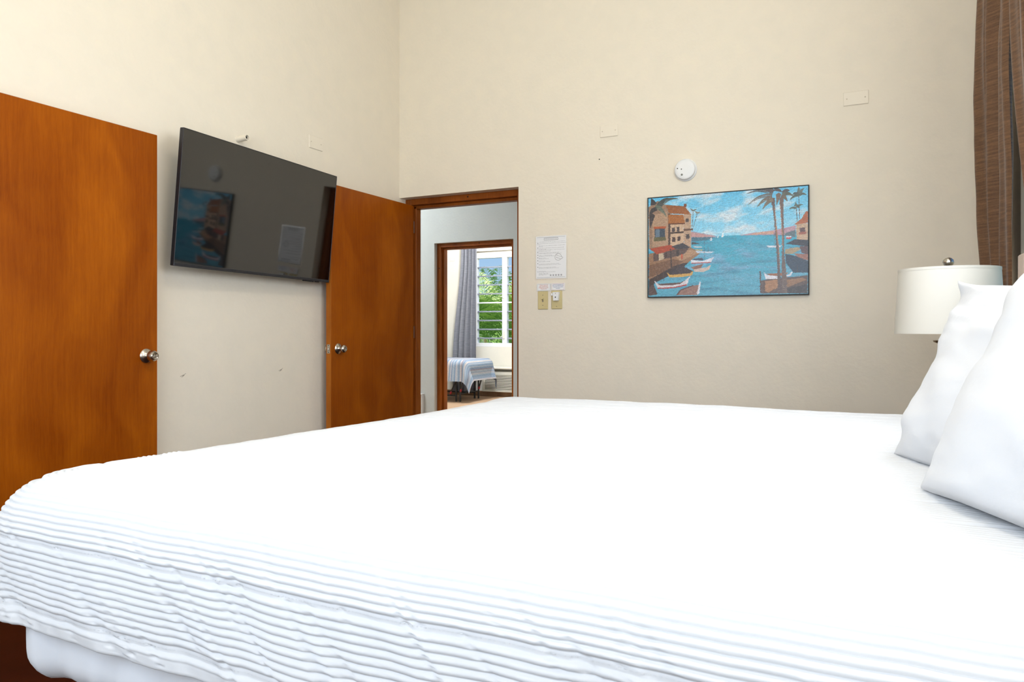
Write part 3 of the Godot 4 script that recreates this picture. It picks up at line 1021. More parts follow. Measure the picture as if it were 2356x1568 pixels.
func build_shell() -> void:
	var H := 3.9
	struct(obj("floor", boxm(v(-0.2, -0.12, -0.1), v(4.06, 0, 5.4)), M.floor), "dark reddish brown floor of the bedroom")
	struct(obj("ceiling", boxm(v(-0.2, H, -0.2), v(4.06, H + 0.15, 5.4)), M.ceiling), "high off-white bedroom ceiling")
	struct(obj("wall_back", boxes([[v(1.012, 0, -0.2), v(4.06, H, 0)], [v(-0.2, 2.081, -0.2), v(1.012, H, 0)]]), M.wall), "beige plaster wall with the harbour picture and the doorway")
	struct(obj("wall_left", boxes([[v(-0.2, 0, -0.2), v(0, 2.081, 3.1)], [v(-0.2, 0, 4.06), v(0, 2.081, 5.4)], [v(-0.2, 2.081, -0.0), v(0, H, 5.4)]]), M.wall), "beige plaster wall behind the television and the open door")
	struct(obj("wall_right", boxes([[v(3.86, 0, 0), v(4.06, H, 0.45)], [v(3.86, 0, 3.65), v(4.06, H, 5.4)], [v(3.86, 0, 0.45), v(4.06, 0.9, 3.65)], [v(3.86, 2.6, 0.45), v(4.06, H, 3.65)]]), M.wall), "beige plaster wall behind the headboard and brown curtains")
	struct(obj("wall_near", boxes([[v(0, 0, 5.2), v(1.05, H, 5.4)], [v(3.55, 0, 5.2), v(3.86, H, 5.4)], [v(1.05, 0, 5.2), v(3.55, 1.0, 5.4)], [v(1.05, 2.5, 5.2), v(3.55, H, 5.4)]]), M.wall), "beige plaster wall with a wide window facing the picture wall")
	# closet behind the left door
	struct(obj("wall_closet", boxes([[v(-1.2, 0, 2.9), v(-1.1, 2.3, 4.3)], [v(-1.1, 0, 2.9), v(-0.2, 2.3, 3.0)], [v(-1.1, 0, 4.2), v(-0.2, 2.3, 4.3)], [v(-1.1, 2.2, 3.0), v(-0.2, 2.3, 4.2)]]), M.wall), "beige inside walls of the closet")
	var wl := get_node("wall_left")
	for sp in [[0.84, 1.946], [0.833, 1.247]]:
		var st := st_new()
		for q in [[-0.014, -0.006, 0.006, 0.002], [-0.006, -0.010, 0.012, 0.000], [0.0, -0.004, 0.020, 0.009]]:
			bar(st, [v(0.0, sp[0] + q[1], sp[1] - q[0]), v(0.0, sp[0] + q[3], sp[1] - q[2])], 0.0012, 6)
		obj("scuff_mark", st.commit(), M.scuff, wl, Vector3.ZERO, "small dark scuff on the beige plaster")
	# hall
	struct(obj("floor_hall", boxm(v(-3.8, -0.12, -2.8), v(2.6, 0, -0.1)), M.tan_tile), "tan tiled hall floor")
	struct(obj("ceiling_hall", boxm(v(-3.8, 2.95, -2.8), v(2.6, 3.1, -0.2)), M.ceiling), "white hall ceiling")
	struct(obj("wall_hall_back", boxes([[v(-3.8, 0, -2.8), v(-1.334, 2.95, -2.6)], [v(-0.302, 0, -2.8), v(2.6, 2.95, -2.6)], [v(-1.334, 2.082, -2.8), v(-0.302, 2.95, -2.6)]]), M.hall_wall), "pale grey hall wall with the second doorway")
	struct(obj("wall_hall_left", boxm(v(-3.8, 0, -2.6), v(-3.6, 2.95, -0.2)), M.hall_wall), "pale grey end wall of the hall")
	struct(obj("wall_hall_right", boxm(v(2.4, 0, -2.6), v(2.6, 2.95, -0.2)), M.hall_wall), "pale grey wall at the other end of the hall")
	struct(obj("wall_hall_near", boxm(v(-3.8, 0, -0.2), v(-0.2, 2.95, 0.0)), M.hall_wall), "pale grey hall wall beside the bedroom doorway")
	# far bedroom
	struct(obj("floor_far_room", boxm(v(-4.8, -0.12, -5.9), v(1.0, 0, -2.8)), M.tan_tile), "tan floor of the second bedroom")
	struct(obj("ceiling_far_room", boxm(v(-4.8, 2.95, -5.9), v(1.0, 3.1, -2.8)), M.ceiling), "white ceiling of the second bedroom")
	struct(obj("wall_far_left", boxm(v(-4.8, 0, -5.9), v(-4.6, 2.95, -2.8)), M.far_wall), "cream side wall of the second bedroom")
	struct(obj("wall_far_right", boxm(v(0.8, 0, -5.9), v(1.0, 2.95, -2.8)), M.far_wall), "cream wall of the second bedroom opposite the bed")
	var wx0 := -2.52
	var wx1 := -1.36
	struct(obj("wall_far_back", boxes([[v(-4.6, 0, -5.82), v(wx0, 2.95, -5.62)], [v(wx1, 0, -5.82), v(0.8, 2.95, -5.62)], [v(wx0, 2.33, -5.82), v(wx1, 2.95, -5.62)],
		[v(wx0, 0.45, -5.82), v(wx1, 0.79, -5.66)], [v(wx0, 2.29, -5.82), v(wx1, 2.33, -5.68)], [v(wx0, 0.0, -5.82), v(-2.3, 0.45, -5.62)], [v(-1.68, 0.0, -5.82), v(wx1, 0.45, -5.62)], [v(-2.3, 0, -5.82), v(-1.68, 0.08, -5.62)]]), M.far_wall), "cream wall of the second bedroom under and around the louvred window")

func frame_set(called: String, label: String, x0: float, x1: float, top: float, zf: float, depth: float, m: Material) -> Node3D:
	# jambs and head of an opening in a wall across z, its face at zf, with a door stop behind
	var t := thing(called, label, "door frame", v((x0 + x1) / 2.0, 0, zf))
	struct(t, label)
	var w := (x1 - x0) / 2.0
	for s in [-1.0, 1.0]:
		var j := obj("jamb", boxes([[v(minf(s * w, s * (w - 0.05)), 0, -depth), v(maxf(s * w, s * (w - 0.05)), top, 0)], [v(minf(s * (w - 0.05), s * (w - 0.07)), 0, -depth), v(maxf(s * (w - 0.05), s * (w - 0.07)), top - 0.05, -0.045)]], 0.003), m, t)
		for y in [1.152, 1.792]:
			obj("screw_hole", lathe([Vector2(0.007, 0), Vector2(0.0065, 0.001), Vector2(0.0, 0.001)], Vector3(0, 0, 1), 10), M.dark_hole, j, v(s * (w - 0.03), y, 0.0))
	var h := obj("head", boxes([[v(-w + 0.05, top - 0.045, -depth), v(w - 0.05, top, 0)], [v(-w + 0.05, top - 0.068, -depth), v(w - 0.05, top - 0.045, -0.045)]], 0.003), m, t)
	obj("screw_hole", lathe([Vector2(0.006, 0), Vector2(0.0055, 0.001), Vector2(0.0, 0.001)], Vector3(0, 0, 1), 10), M.dark_hole, h, v(0.05, top - 0.02, 0.0))
	return t

func build_doors() -> void:
	# leaf of the left door, swung flat against the wall beyond its opening
	var d1 := thing("door_1", "", "door", v(0.053, 0.01, 2.165))
	struct(d1, "orange brown veneer door standing open flat along the television wall")
	obj("leaf", boxm(v(0, 0, 0), v(0.04, 2.02, 0.92), 0.0025), M.door, d1)
	knob(d1, v(0.04, 0.943, 0.062), Vector3(1, 0, 0), 1)
	obj("latch_plate", boxm(v(0.008, 0.915, -0.0012), v(0.032, 0.972, 0.001)), M.nickel, d1)
	for y in [0.22, 1.0, 1.8]:
		obj("hinge", barm([v(0.036, y, 0.926), v(0.036, y + 0.09, 0.926)], 0.006), M.hinge, d1)
	var t1 := thing("trim_1", "", "door frame", v(0, 0, 3.58))
	struct(t1, "wooden frame of the closet doorway")
	for s in [-1.0, 1.0]:
		obj("jamb", boxm(v(-0.16, 0, minf(s * 0.48, s * 0.43)), v(0.0, 2.08, maxf(s * 0.48, s * 0.43)), 0.003), M.frame, t1)
	obj("head", boxm(v(-0.16, 2.035, -0.43), v(0.0, 2.08, 0.43), 0.003), M.frame, t1)
	# the doorway to the hall
	frame_set("trim_2", "wooden frame of the doorway beside the picture wall corner", 0.0, 1.012, 2.081, -0.08, 0.11, M.frame)
	var d2 := thing("door_2", "", "door", v(0.064, 0.012, -0.035))
	struct(d2, "orange brown veneer door standing open between the television and the doorway")
	obj("leaf", boxm(v(0, 0, 0), v(0.04, 2.008, 0.94), 0.0015), M.door, d2)
	obj("edge_strip", boxm(v(0.0005, 0.0, 0.9395), v(0.0395, 2.007, 0.942)), M.edge, d2, Vector3.ZERO, "paler lengthwise edge of the door")
	knob(d2, v(0.04, 0.94, 0.872), Vector3(1, 0, 0), 0)
	knob(d2, v(0.0, 0.94, 0.872), Vector3(-1, 0, 0), 0)
	var lp := obj("latch_plate", boxm(v(0.008, 0.911, 0.942), v(0.032, 0.969, 0.9435), 0.0005), M.nickel, d2)
	obj("latch_bolt", boxm(v(0.013, 0.930, 0.943), v(0.027, 0.950, 0.952), 0.003), M.nickel, lp)
	for y in [0.918, 0.962]:
		obj("screw", lathe([Vector2(0.0035, 0), Vector2(0.003, 0.0008), Vector2(0.0, 0.0008)], Vector3(0, 0, 1), 8), M.dark_hole, lp, v(0.02, y, 0.9435))
	for y in [0.22, 1.0, 1.8]:
		obj("hinge", barm([v(0.044, y, -0.004), v(0.044, y + 0.09, -0.004)], 0.006), M.hinge, d2)
	# second doorway, across the hall
	frame_set("trim_3", "wooden frame of the doorway across the hall", -1.334, -0.302, 2.082, -2.66, 0.12, M.frame)

func build_windows() -> void:
	# louvred window of the far bedroom
	var w := thing("window_1", "", "window", v(-1.94, 0, -5.72))
	struct(w, "white louvred window beside the grey curtain in the second bedroom")
	var x0 := -0.58
	var x1 := 0.58
	obj("frame", boxes([[v(x0, 0.79, -0.04), v(x0 + 0.05, 2.29, 0.04)], [v(x1 - 0.05, 0.79, -0.04), v(x1, 2.29, 0.04)], [v(x0 + 0.05, 2.22, -0.04), v(x1 - 0.05, 2.29, 0.04)], [v(x0 + 0.05, 0.79, -0.04), v(x1 - 0.05, 0.85, 0.04)]], 0.004), M.white_frame, w)
	obj("mullion", boxes([[v(-0.075, 0.85, -0.035), v(0.012, 2.22, 0.035)], [v(-0.042, 0.85, 0.035), v(-0.020, 2.22, 0.042)]], 0.004), M.white_frame, w)
	for sash in [[x0 + 0.05, -0.075], [0.012, x1 - 0.05]]:
		for k in 9:
			var y := 0.925 + k * 0.1437
			var o := obj("louvre", boxm(v(sash[0], -0.011, -0.028), v(sash[1], 0.011, 0.028), 0.003), M.white_frame if k == 4 else M.louvre, w, v(0, y, 0))
			o.rotation.x = deg_to_rad(4.0)
	for y in [0.98, 1.62]:
		var c := obj("crank", boxm(v(-0.052, y - 0.06, 0.042), v(-0.022, y + 0.06, 0.056), 0.004), M.ac, w, Vector3.ZERO, "small off-white window crank")
		obj("crank_handle", barm([v(-0.05, y - 0.025, 0.056), v(-0.085, y - 0.03, 0.07)], 0.006), M.ac, c)
	# window behind the brown curtains
	var r := thing("window_2", "", "window", v(3.96, 0, 2.05))
	struct(r, "white framed window behind the brown curtains")
	obj("frame", boxes([[v(-0.06, 0.9, -1.6), v(0.06, 2.6, -1.52)], [v(-0.06, 0.9, 1.52), v(0.06, 2.6, 1.6)], [v(-0.06, 2.52, -1.52), v(0.06, 2.6, 1.52)], [v(-0.06, 0.9, -1.52), v(0.06, 0.98, 1.52)], [v(-0.05, 0.98, -0.04), v(0.05, 2.52, 0.04)]], 0.004), M.white_frame, r)
	for z in [[-1.52, -0.04], [0.04, 1.52]]:
		obj("pane", boxm(v(-0.003, 0.98, z[0]), v(0.003, 2.52, z[1])), M.glass, r)
	# window behind the camera
	var n := thing("window_3", "", "window", v(2.3, 0, 5.3))
	struct(n, "wide white framed window opposite the picture wall")
	obj("frame", boxes([[v(-1.25, 1.0, -0.06), v(-1.18, 2.5, 0.06)], [v(1.18, 1.0, -0.06), v(1.25, 2.5, 0.06)], [v(-1.18, 2.43, -0.06), v(1.18, 2.5, 0.06)], [v(-1.18, 1.0, -0.06), v(1.18, 1.07, 0.06)], [v(-0.035, 1.07, -0.05), v(0.035, 2.43, 0.05)]], 0.004), M.white_frame, n)
	for x in [[-1.18, -0.035], [0.035, 1.18]]:
		obj("pane", boxm(v(x[0], 1.07, -0.003), v(x[1], 2.43, 0.003)), M.glass, n)

# ------------------------------------------------------------------ bed
func build_bed() -> void:
	var b := thing("bed", "wide bed with pale headboard under the white ribbed coverlet", "bed", v(2.7, 0, 2.715))
	var o := -b.position
	for x in [1.95, 3.5]:
		for z in [1.9, 3.5]:
			obj("leg", boxm(v(x - 0.03, 0, z - 0.03) + o, v(x + 0.03, 0.14, z + 0.03) + o, 0.004), M.night, b)
	obj("base", boxm(v(1.80, 0.14, 1.78) + o, v(3.62, 0.405, 3.66) + o, 0.02), M.sheet, b)
	var mt := rounded_slab(v(1.70, 0.405, 1.72), v(3.63, 0.765, 3.722), 0.10, 0.06, 0.022)
	obj("mattress", mt, M.sheet, b, o, "mattress in a pale blue-white fitted sheet")
	var hb := obj("headboard", boxes([[v(3.65, 0.2, 1.70) + o, v(3.70, 1.325, 1.80) + o], [v(3.65, 0.2, 3.64) + o, v(3.70, 1.325, 3.74) + o], [v(3.65, 1.235, 1.80) + o, v(3.70, 1.325, 3.64) + o], [v(3.65, 0.2, 1.80) + o, v(3.70, 0.5, 3.64) + o]], 0.004), M.headboard, b, Vector3.ZERO, "pale pinkish beige headboard")
	obj("panel", boxm(v(3.672, 0.5, 1.80) + o, v(3.692, 1.235, 3.64) + o), M.headboard_dark, hb, Vector3.ZERO, "dark inset panel of the headboard")
	coverlet()
	pillow("pillow", "large plump white pillow leaning in front of the smaller pillow", v(3.436, 0.797, 3.398), -atan2(0.909, 0.417), deg_to_rad(25), 0.70, 0.55, 0.15, 3.0)
	pillow("pillow", "white pillow with a raised corner standing beside the table lamp", v(3.396, 0.797, 3.012), -atan2(0.916, 0.40), deg_to_rad(21.5), 0.68, 0.42, 0.12, 47.0)

# ------------------------------------------------------------------ things on the walls
func build_wall_things() -> void:
	# television on a tilting bracket
	var tv := thing("television", "black flat screen television tilted down between the two open doors", "television", v(0.1488, 1.7267, 1.5132))
	var ya := -0.022
	var ti := 0.0858
	var n := Vector3(cos(ti) * cos(ya), -sin(ti), cos(ti) * sin(ya))
	var u := Vector3(sin(ya), 0, -cos(ya))
	var up := n.cross(u)
	if up.y < 0.0:
		up = -up
	var ro := -0.0141
	var u2 := u * cos(ro) + up * sin(ro)
	var up2 := up * cos(ro) - u * sin(ro)
	tv.basis = Basis(u2, up2, n)
	var W := 1.1752
	var H := 0.679
	obj("body", boxes([[v(-W / 2, -H / 2 + 0.002, -0.022), v(W / 2, H / 2, -0.0025)], [v(-0.42, -0.28, -0.052), v(0.42, 0.14, -0.022)]], 0.003), M.black, tv)
	obj("bezel", boxes([[v(-W / 2, H / 2 - 0.0025, -0.024), v(W / 2, H / 2 + 0.001, 0.0012)], [v(-W / 2 - 0.001, -H / 2, -0.024), v(-W / 2 + 0.0025, H / 2 - 0.0025, 0.0012)], [v(W / 2 - 0.0025, -H / 2, -0.024), v(W / 2 + 0.001, H / 2 - 0.0025, 0.0012)]], 0.0008), M.bezel, tv)
	obj("lower_bezel", boxm(v(-W / 2, -H / 2 - 0.002, -0.024), v(W / 2, -H / 2 + 0.015, 0.002), 0.002), M.bezel, tv, Vector3.ZERO, "dark grey metal strip along the lower edge")
	obj("screen", boxm(v(-W / 2 + 0.0025, -H / 2 + 0.015, -0.0025), v(W / 2 - 0.0025, H / 2 - 0.0025, 0.0)), M.screen, tv, Vector3.ZERO, "glossy black screen mirroring the picture wall")
	obj("receiver", boxes([[v(0.36, -H / 2 - 0.008, -0.018), v(0.45, -H / 2 - 0.002, -0.004)], [v(0.47, -H / 2 - 0.007, -0.018), v(0.50, -H / 2 - 0.002, -0.004)]], 0.001), M.black, tv)
	obj("indicator", boxm(v(0.42, -H / 2 - 0.0085, -0.010), v(0.447, -H / 2 - 0.004, 0.001), 0.001), M.bezel, tv)
	var br := thing("television_bracket", "black wall bracket holding the television", "bracket", v(0, 1.72, 1.51))
	obj("wall_plate", boxm(v(0, -0.16, -0.22), v(0.022, 0.16, 0.22), 0.002), M.black, br)
	for z in [-0.2, 0.2]:
		obj("arm", boxes([[v(0.022, 0.02, z - 0.015), v(0.072, 0.05, z + 0.015)]], 0.002), M.black, br)
	# stub of pipe above the television
	var pp := thing("pipe_stub", "short cream painted pipe end sticking out of the wall above the television", "pipe", v(0, 2.158, 1.578))
	obj("tube", lathe([Vector2(0.0, 0.05), Vector2(0.0135, 0.05), Vector2(0.0135, 0.05), Vector2(0.0135, 0.058), Vector2(0.0135, 0.058), Vector2(0.017, 0.058), Vector2(0.017, 0.058)].slice(0, 0) + [Vector2(0.018, 0.0), Vector2(0.0165, 0.004), Vector2(0.0165, 0.075), Vector2(0.0165, 0.075), Vector2(0.013, 0.075), Vector2(0.013, 0.075), Vector2(0.013, 0.03), Vector2(0.013, 0.03), Vector2(0.0, 0.03)], Vector3(1, 0.05, 0).normalized(), 20), M.plate, pp)
	obj("core", lathe([Vector2(0.008, 0.03), Vector2(0.008, 0.062), Vector2(0.005, 0.068), Vector2(0.0, 0.069)], Vector3(1, 0.05, 0).normalized(), 12), M.dark_hole, pp, Vector3.ZERO, "dark plug inside the pipe")
	# blank plates painted over
	wall_plate(v(0.0, 2.286, 0.935), 0.13, 0.083, Vector3(1, 0, 0), M.plate, "blank cover plate painted beige, between the television and the room corner")
	wall_plate(v(1.678, 2.392, 0.0), 0.124, 0.079, Vector3(0, 0, 1), M.plate, "blank cover plate painted beige, between doorway and smoke detector")
	wall_plate(v(3.153, 2.400, 0.0), 0.132, 0.078, Vector3(0, 0, 1), M.plate, "blank cover plate painted beige, high on the wall near the curtain")
	obj("nail_hole", lathe([Vector2(0.004, 0), Vector2(0.003, 0.0008), Vector2(0.0, 0.0008)], Vector3(0, 0, 1), 8), M.dark_hole, get_node("wall_back"), v(1.61, 2.212, 0.0))
	# smoke detector
	var sd := thing("smoke_detector", "round white smoke detector above the harbour picture", "smoke detector", v(2.184, 2.083, 0))
	obj("base_ring", lathe([Vector2(0.071, 0.0), Vector2(0.071, 0.006), Vector2(0.068, 0.010), Vector2(0.06, 0.011)], Vector3(0, 0, 1), 48), M.white_plastic, sd)
	obj("body", lathe([Vector2(0.058, 0.009), Vector2(0.058, 0.018), Vector2(0.058, 0.018), Vector2(0.0635, 0.018), Vector2(0.0635, 0.018), Vector2(0.0645, 0.022), Vector2(0.063, 0.030), Vector2(0.060, 0.033), Vector2(0.040, 0.034), Vector2(0.0, 0.034)], Vector3(0, 0, 1), 48), M.white_plastic, sd)
	for h in [[-0.045, 0.008, 0.0035], [-0.020, 0.002, 0.0035]]:
		obj("vent_hole", lathe([Vector2(h[2], 0.0332), Vector2(h[2], 0.0346), Vector2(0.0, 0.0346)], Vector3(0, 0, 1), 12), M.dark_hole, sd, v(h[0], h[1], 0))
	obj("test_button", lathe([Vector2(0.0065, 0.0332), Vector2(0.0065, 0.0352), Vector2(0.005, 0.0357), Vector2(0.0, 0.0357)], Vector3(0, 0, 1), 16), M.ac_grey, sd, v(-0.017, -0.033, 0))
	# the harbour picture
	var p := thing("framed_picture", "harbour scene print with palms, boats and old houses in a thin black frame", "picture", v(2.4255, 1.603, 0.0))
	var pw := 0.4815
	var ph := 0.3215
	obj("frame", boxes([[v(-pw, ph - 0.006, 0.002), v(pw, ph, 0.026)], [v(-pw, -ph, 0.002), v(pw, -ph + 0.006, 0.026)], [v(-pw, -ph + 0.006, 0.002), v(-pw + 0.006, ph - 0.006, 0.026)], [v(pw - 0.006, -ph + 0.006, 0.002), v(pw, ph - 0.006, 0.026)]], 0.001), M.black, p)
	var pm := mat(Color.WHITE, 0.32)
	pm.albedo_texture = harbour_print()
	var q := QuadMesh.new()
	q.size = Vector2(2 * pw - 0.012, 2 * ph - 0.012)
	obj("print", q, pm, p, v(0, 0, 0.0235), "painted harbour view")
	obj("backing", boxm(v(-pw + 0.006, -ph + 0.006, 0.003), v(pw - 0.006, ph - 0.006, 0.022)), M.black, p)
	# laminated notice
	var nt := thing("notice_sheet", "laminated printed sheet with a list, a round stamp and five stars", "notice", v(1.261, 1.575, 0.0))
	obj("laminate", boxm(v(-0.122, -0.156, 0.0005), v(0.122, 0.156, 0.0012)), M.laminate, nt)
	var nm := mat(Color.WHITE, 0.45)
	nm.albedo_texture = notice_print()
	var nq := QuadMesh.new()
	nq.size = Vector2(0.226, 0.292)
	obj("printed_page", nq, nm, nt, v(0, 0, 0.0022))
	text("heading", "CHECK OUT INSTRUCTIONS", 0.0075, M.ink_grey, nt, v(0, 0.1258, 0.0026))
	text("stamp_words", "CHECK OUT", 0.0085, M.ink_grey, nt, v(0.055, 0.007, 0.0026), "Droid Sans", false, -0.35)
	text("stamp_words", "10:00 AM", 0.0085, M.ink_grey, nt, v(0.050, -0.007, 0.0026), "Droid Sans", false, -0.35)
	# two little cards over the switches
	var cards := [["small white card with red lettering above the toggle switch", v(1.2085, 1.3685, 0), 0.105, 0.051, M.ink_red, ["Please turn off", "Air Conditioner", "while NOT in use.", "Thank you!"]],
		["small white card with blue lettering above the covered outlet", v(1.315, 1.3705, 0), 0.102, 0.048, M.ink_blue, ["Favor de apagar el", "Aire Acondicionado", "Cuando no se este", "usando!"]]]
	for c in cards:
		var k := thing("sign_card", c[0], "sign", c[1])
		obj("card", boxm(v(-c[2] / 2, -c[3] / 2, 0.0055), v(c[2] / 2, c[3] / 2, 0.0068)), M.paper, k)
		obj("border", boxes([[v(-c[2] / 2 + 0.006, c[3] / 2 - 0.004, 0.0066), v(c[2] / 2 - 0.006, c[3] / 2 - 0.0032, 0.007)], [v(-c[2] / 2 + 0.006, -c[3] / 2 + 0.003, 0.0066), v(c[2] / 2 - 0.006, -c[3] / 2 + 0.0038, 0.007)], [v(-c[2] / 2 + 0.006, -c[3] / 2 + 0.003, 0.0066), v(-c[2] / 2 + 0.0068, c[3] / 2 - 0.0032, 0.007)], [v(c[2] / 2 - 0.0068, -c[3] / 2 + 0.003, 0.0066), v(c[2] / 2 - 0.006, c[3] / 2 - 0.0032, 0.007)]]), M.ink_grey if c[4] == M.ink_red else M.ink_red, k)
		for r in 4:
			text("lettering", c[5][r], 0.0088, c[4], k, v(0, 0.0155 - r * 0.0088, 0.0072), "Droid Serif", true)
	# toggle switch
	var sw := thing("light_switch", "ivory toggle switch plate under the red lettered card", "light switch", v(1.2015, 1.2795, 0))
	obj("plate", boxm(v(-0.0385, -0.0635, -0.001), v(0.0385, 0.0635, 0.007), 0.005), M.ivory, sw)
	obj("slot", boxm(v(-0.006, -0.013, 0.0062), v(0.006, 0.013, 0.0074), 0.0004), M.screw, sw)
	var tg := obj("toggle", boxm(v(-0.0045, -0.004, 0.0), v(0.0045, 0.006, 0.016), 0.0015), M.ivory, sw, v(0, 0.003, 0.006))
	tg.rotation.x = deg_to_rad(-25)
	for y in [-0.035, 0.035]:
		obj("screw", lathe([Vector2(0.0032, 0), Vector2(0.003, 0.0012), Vector2(0.0, 0.0014)], Vector3(0, 0, 1), 10), M.screw, sw, v(0, y, 0.007))
	# outlet plate with a white plug-in device
	var ow := thing("wall_control", "ivory plate with a small white tapered holder under the blue lettered card", "wall plate", v(1.3045, 1.281, 0))
	obj("plate", boxm(v(-0.0405, -0.0635, -0.001), v(0.0405, 0.0625, 0.007), 0.005), M.ivory, ow)
	var hst := st_new()
	var a := [v(-0.024, 0.053, 0.007), v(0.025, 0.053, 0.007), v(0.018, -0.008, 0.007), v(-0.020, -0.008, 0.007)]
	var c2 := v(0, 0.02, 0.012)
	var b2 := []
	for k in 4:
		b2.append(v(a[k].x * 0.9, a[k].y * (0.97 if k < 2 else 0.8), 0.026))
	quad(hst, b2[0], b2[1], b2[2], b2[3], c2)
	for k in 4:
		quad(hst, a[k], a[(k + 1) % 4], b2[(k + 1) % 4], b2[k], c2)
	var hd := obj("holder", hst.commit(), M.white_plastic, ow, Vector3.ZERO, "tapered white plastic holder")
	obj("button", lathe([Vector2(0.0042, 0.0255), Vector2(0.004, 0.0268), Vector2(0.0, 0.0268)], Vector3(0, 0, 1), 14), M.dark_hole, hd, v(-0.001, 0.017, 0))
	obj("screw", lathe([Vector2(0.003, 0.0255), Vector2(0.0028, 0.0266), Vector2(0.0, 0.0266)], Vector3(0, 0, 1), 10), M.screw, hd, v(-0.001, 0.042, 0))
	obj("side_clip", boxm(v(-0.040, 0.027, 0.007), v(-0.026, 0.046, 0.016), 0.002), M.white_plastic, ow)
	obj("screw", lathe([Vector2(0.0032, 0), Vector2(0.003, 0.0012), Vector2(0.0, 0.0014)], Vector3(0, 0, 1), 10), M.screw, ow, v(0, -0.046, 0.007))

# ------------------------------------------------------------------ curtain corner, lamp, bedside table
func build_corner() -> void:
	var rod := thing("curtain_rod", "dark metal curtain rod above the bedroom window", "curtain rod", v(3.77, 3.15, 1.95))
	obj("rod", barm([v(0, 0, -1.9), v(0, 0, 1.9)], 0.012, 12), M.black, rod)
	for z in [-1.9, 1.9]:
		obj("finial", lathe([Vector2(0.0, -0.03), Vector2(0.02, -0.02), Vector2(0.026, 0.0), Vector2(0.02, 0.02), Vector2(0.0, 0.03)], Vector3(0, 0, 1), 16), M.black, rod, v(0, 0, z))
	for z in [-1.75, 0.0, 1.75]:
		obj("holder", barm([v(0, 0, z), v(0.092, 0.02, z)], 0.008), M.black, rod)
	# curtain beside the picture wall
	var ca := thing("brown_curtain", "brown slubbed curtain in the corner behind the table lamp", "curtain", v(3.77, 0.25, 0.5), "brown curtains")
	var o := -ca.position
	var nu := 160
	var nv := 90
	obj("cloth", sheet(nu, nv, func(i: int, j: int) -> Vector3:
		var f := float(i) / (nu - 1)
		var y := lerpf(0.25, 3.13, float(j) / (nv - 1))
		var g := smoothstep(1.0, 1.7, y)          # the lower part is gathered towards the window
		var z := lerpf(lerpf(0.30, 0.14, g), lerpf(0.84, 0.90, g), f)
		var wave := sin(f * TAU * 2.9 + 0.5 + 0.25 * sin(y * 1.3)) + 0.35 * sin(f * TAU * 7.7 + y * 0.6)
		var belly := 0.05 * exp(-pow((y - 2.2) / 1.1, 2.0)) * (1.0 - 0.6 * f)
		var x := 3.775 - belly + 0.030 * wave * lerpf(0.8, 1.1, g)
		x += 0.008 * noise.get_noise_2d(z * 300.0, y * 140.0)
		return v(x, y, z) + o, func(i: int, j: int) -> Vector2: return Vector2(i / 159.0 * 1.3, j / 89.0 * 2.9)), M.curtain, ca)
	var cb := thing("brown_curtain", "brown slubbed curtain drawn back behind the headboard", "curtain", v(3.77, 0.25, 1.8), "brown curtains")
	var o2 := -cb.position
	obj("cloth", sheet(nu, nv, func(i: int, j: int) -> Vector3:
		var f := float(i) / (nu - 1)
		var y := lerpf(0.25, 3.13, float(j) / (nv - 1))
		var g := smoothstep(1.15, 2.5, y)
		var z := lerpf(lerpf(1.62, 1.02, pow(g, 0.6)), lerpf(1.80, 1.95, g), f)
		var wave := sin(f * TAU * 5.6 + 2.4 + 0.2 * sin(y * 1.1)) + 0.3 * sin(f * TAU * 13.0 + y * 0.5)
		var x := 3.742 + 0.019 * wave
		return v(x, y, z) + o2, func(i: int, j: int) -> Vector2: return Vector2(i / 159.0 * 1.8, j / 89.0 * 2.9)), M.curtain, cb)
	# bedside table
	var nt := thing("bedside_table", "brown wooden bedside table under the table lamp", "table", v(3.47, 0, 1.33))
	obj("top", boxm(v(-0.21, 0.60, -0.22), v(0.20, 0.63, 0.22), 0.006), M.night, nt)
	obj("body", boxes([[v(-0.19, 0.30, -0.20), v(0.19, 0.60, 0.20)]], 0.004), M.night, nt)
	var dr := obj("drawer", boxm(v(-0.205, 0.36, -0.18), v(-0.19, 0.57, 0.18), 0.004), M.night, nt)
	obj("knob", lathe([Vector2(0.006, 0), Vector2(0.006, 0.012), Vector2(0.014, 0.018), Vector2(0.012, 0.026), Vector2(0.0, 0.028)], Vector3(-1, 0, 0), 16), M.brass, dr, v(-0.205, 0.465, 0))
	for x in [-0.17, 0.17]:
		for z in [-0.18, 0.18]:
			obj("leg", boxm(v(x - 0.018, 0, z - 0.018), v(x + 0.018, 0.30, z + 0.018), 0.003), M.night, nt)
	# lamp
	var l := thing("table_lamp", "table lamp with off-white drum shade and brushed metal stem", "lamp", v(3.49, 0.63, 1.30))
	obj("base", lathe([Vector2(0.0, 0.0), Vector2(0.075, 0.0), Vector2(0.075, 0.0), Vector2(0.078, 0.012), Vector2(0.070, 0.022), Vector2(0.035, 0.032), Vector2(0.018, 0.05)], Vector3.UP, 40), M.brass, l)
	obj("stem", lathe([Vector2(0.018, 0.05), Vector2(0.012, 0.08), Vector2(0.011, 0.2), Vector2(0.016, 0.24), Vector2(0.022, 0.27), Vector2(0.016, 0.30), Vector2(0.011, 0.33), Vector2(0.013, 0.36), Vector2(0.026, 0.392), Vector2(0.050, 0.402), Vector2(0.052, 0.408), Vector2(0.052, 0.408), Vector2(0.015, 0.408), Vector2(0.013, 0.43)], Vector3.UP, 40), M.brass, l)
	obj("socket", lathe([Vector2(0.013, 0.43), Vector2(0.018, 0.44), Vector2(0.018, 0.50), Vector2(0.0, 0.50)], Vector3.UP, 24), M.brass, l)
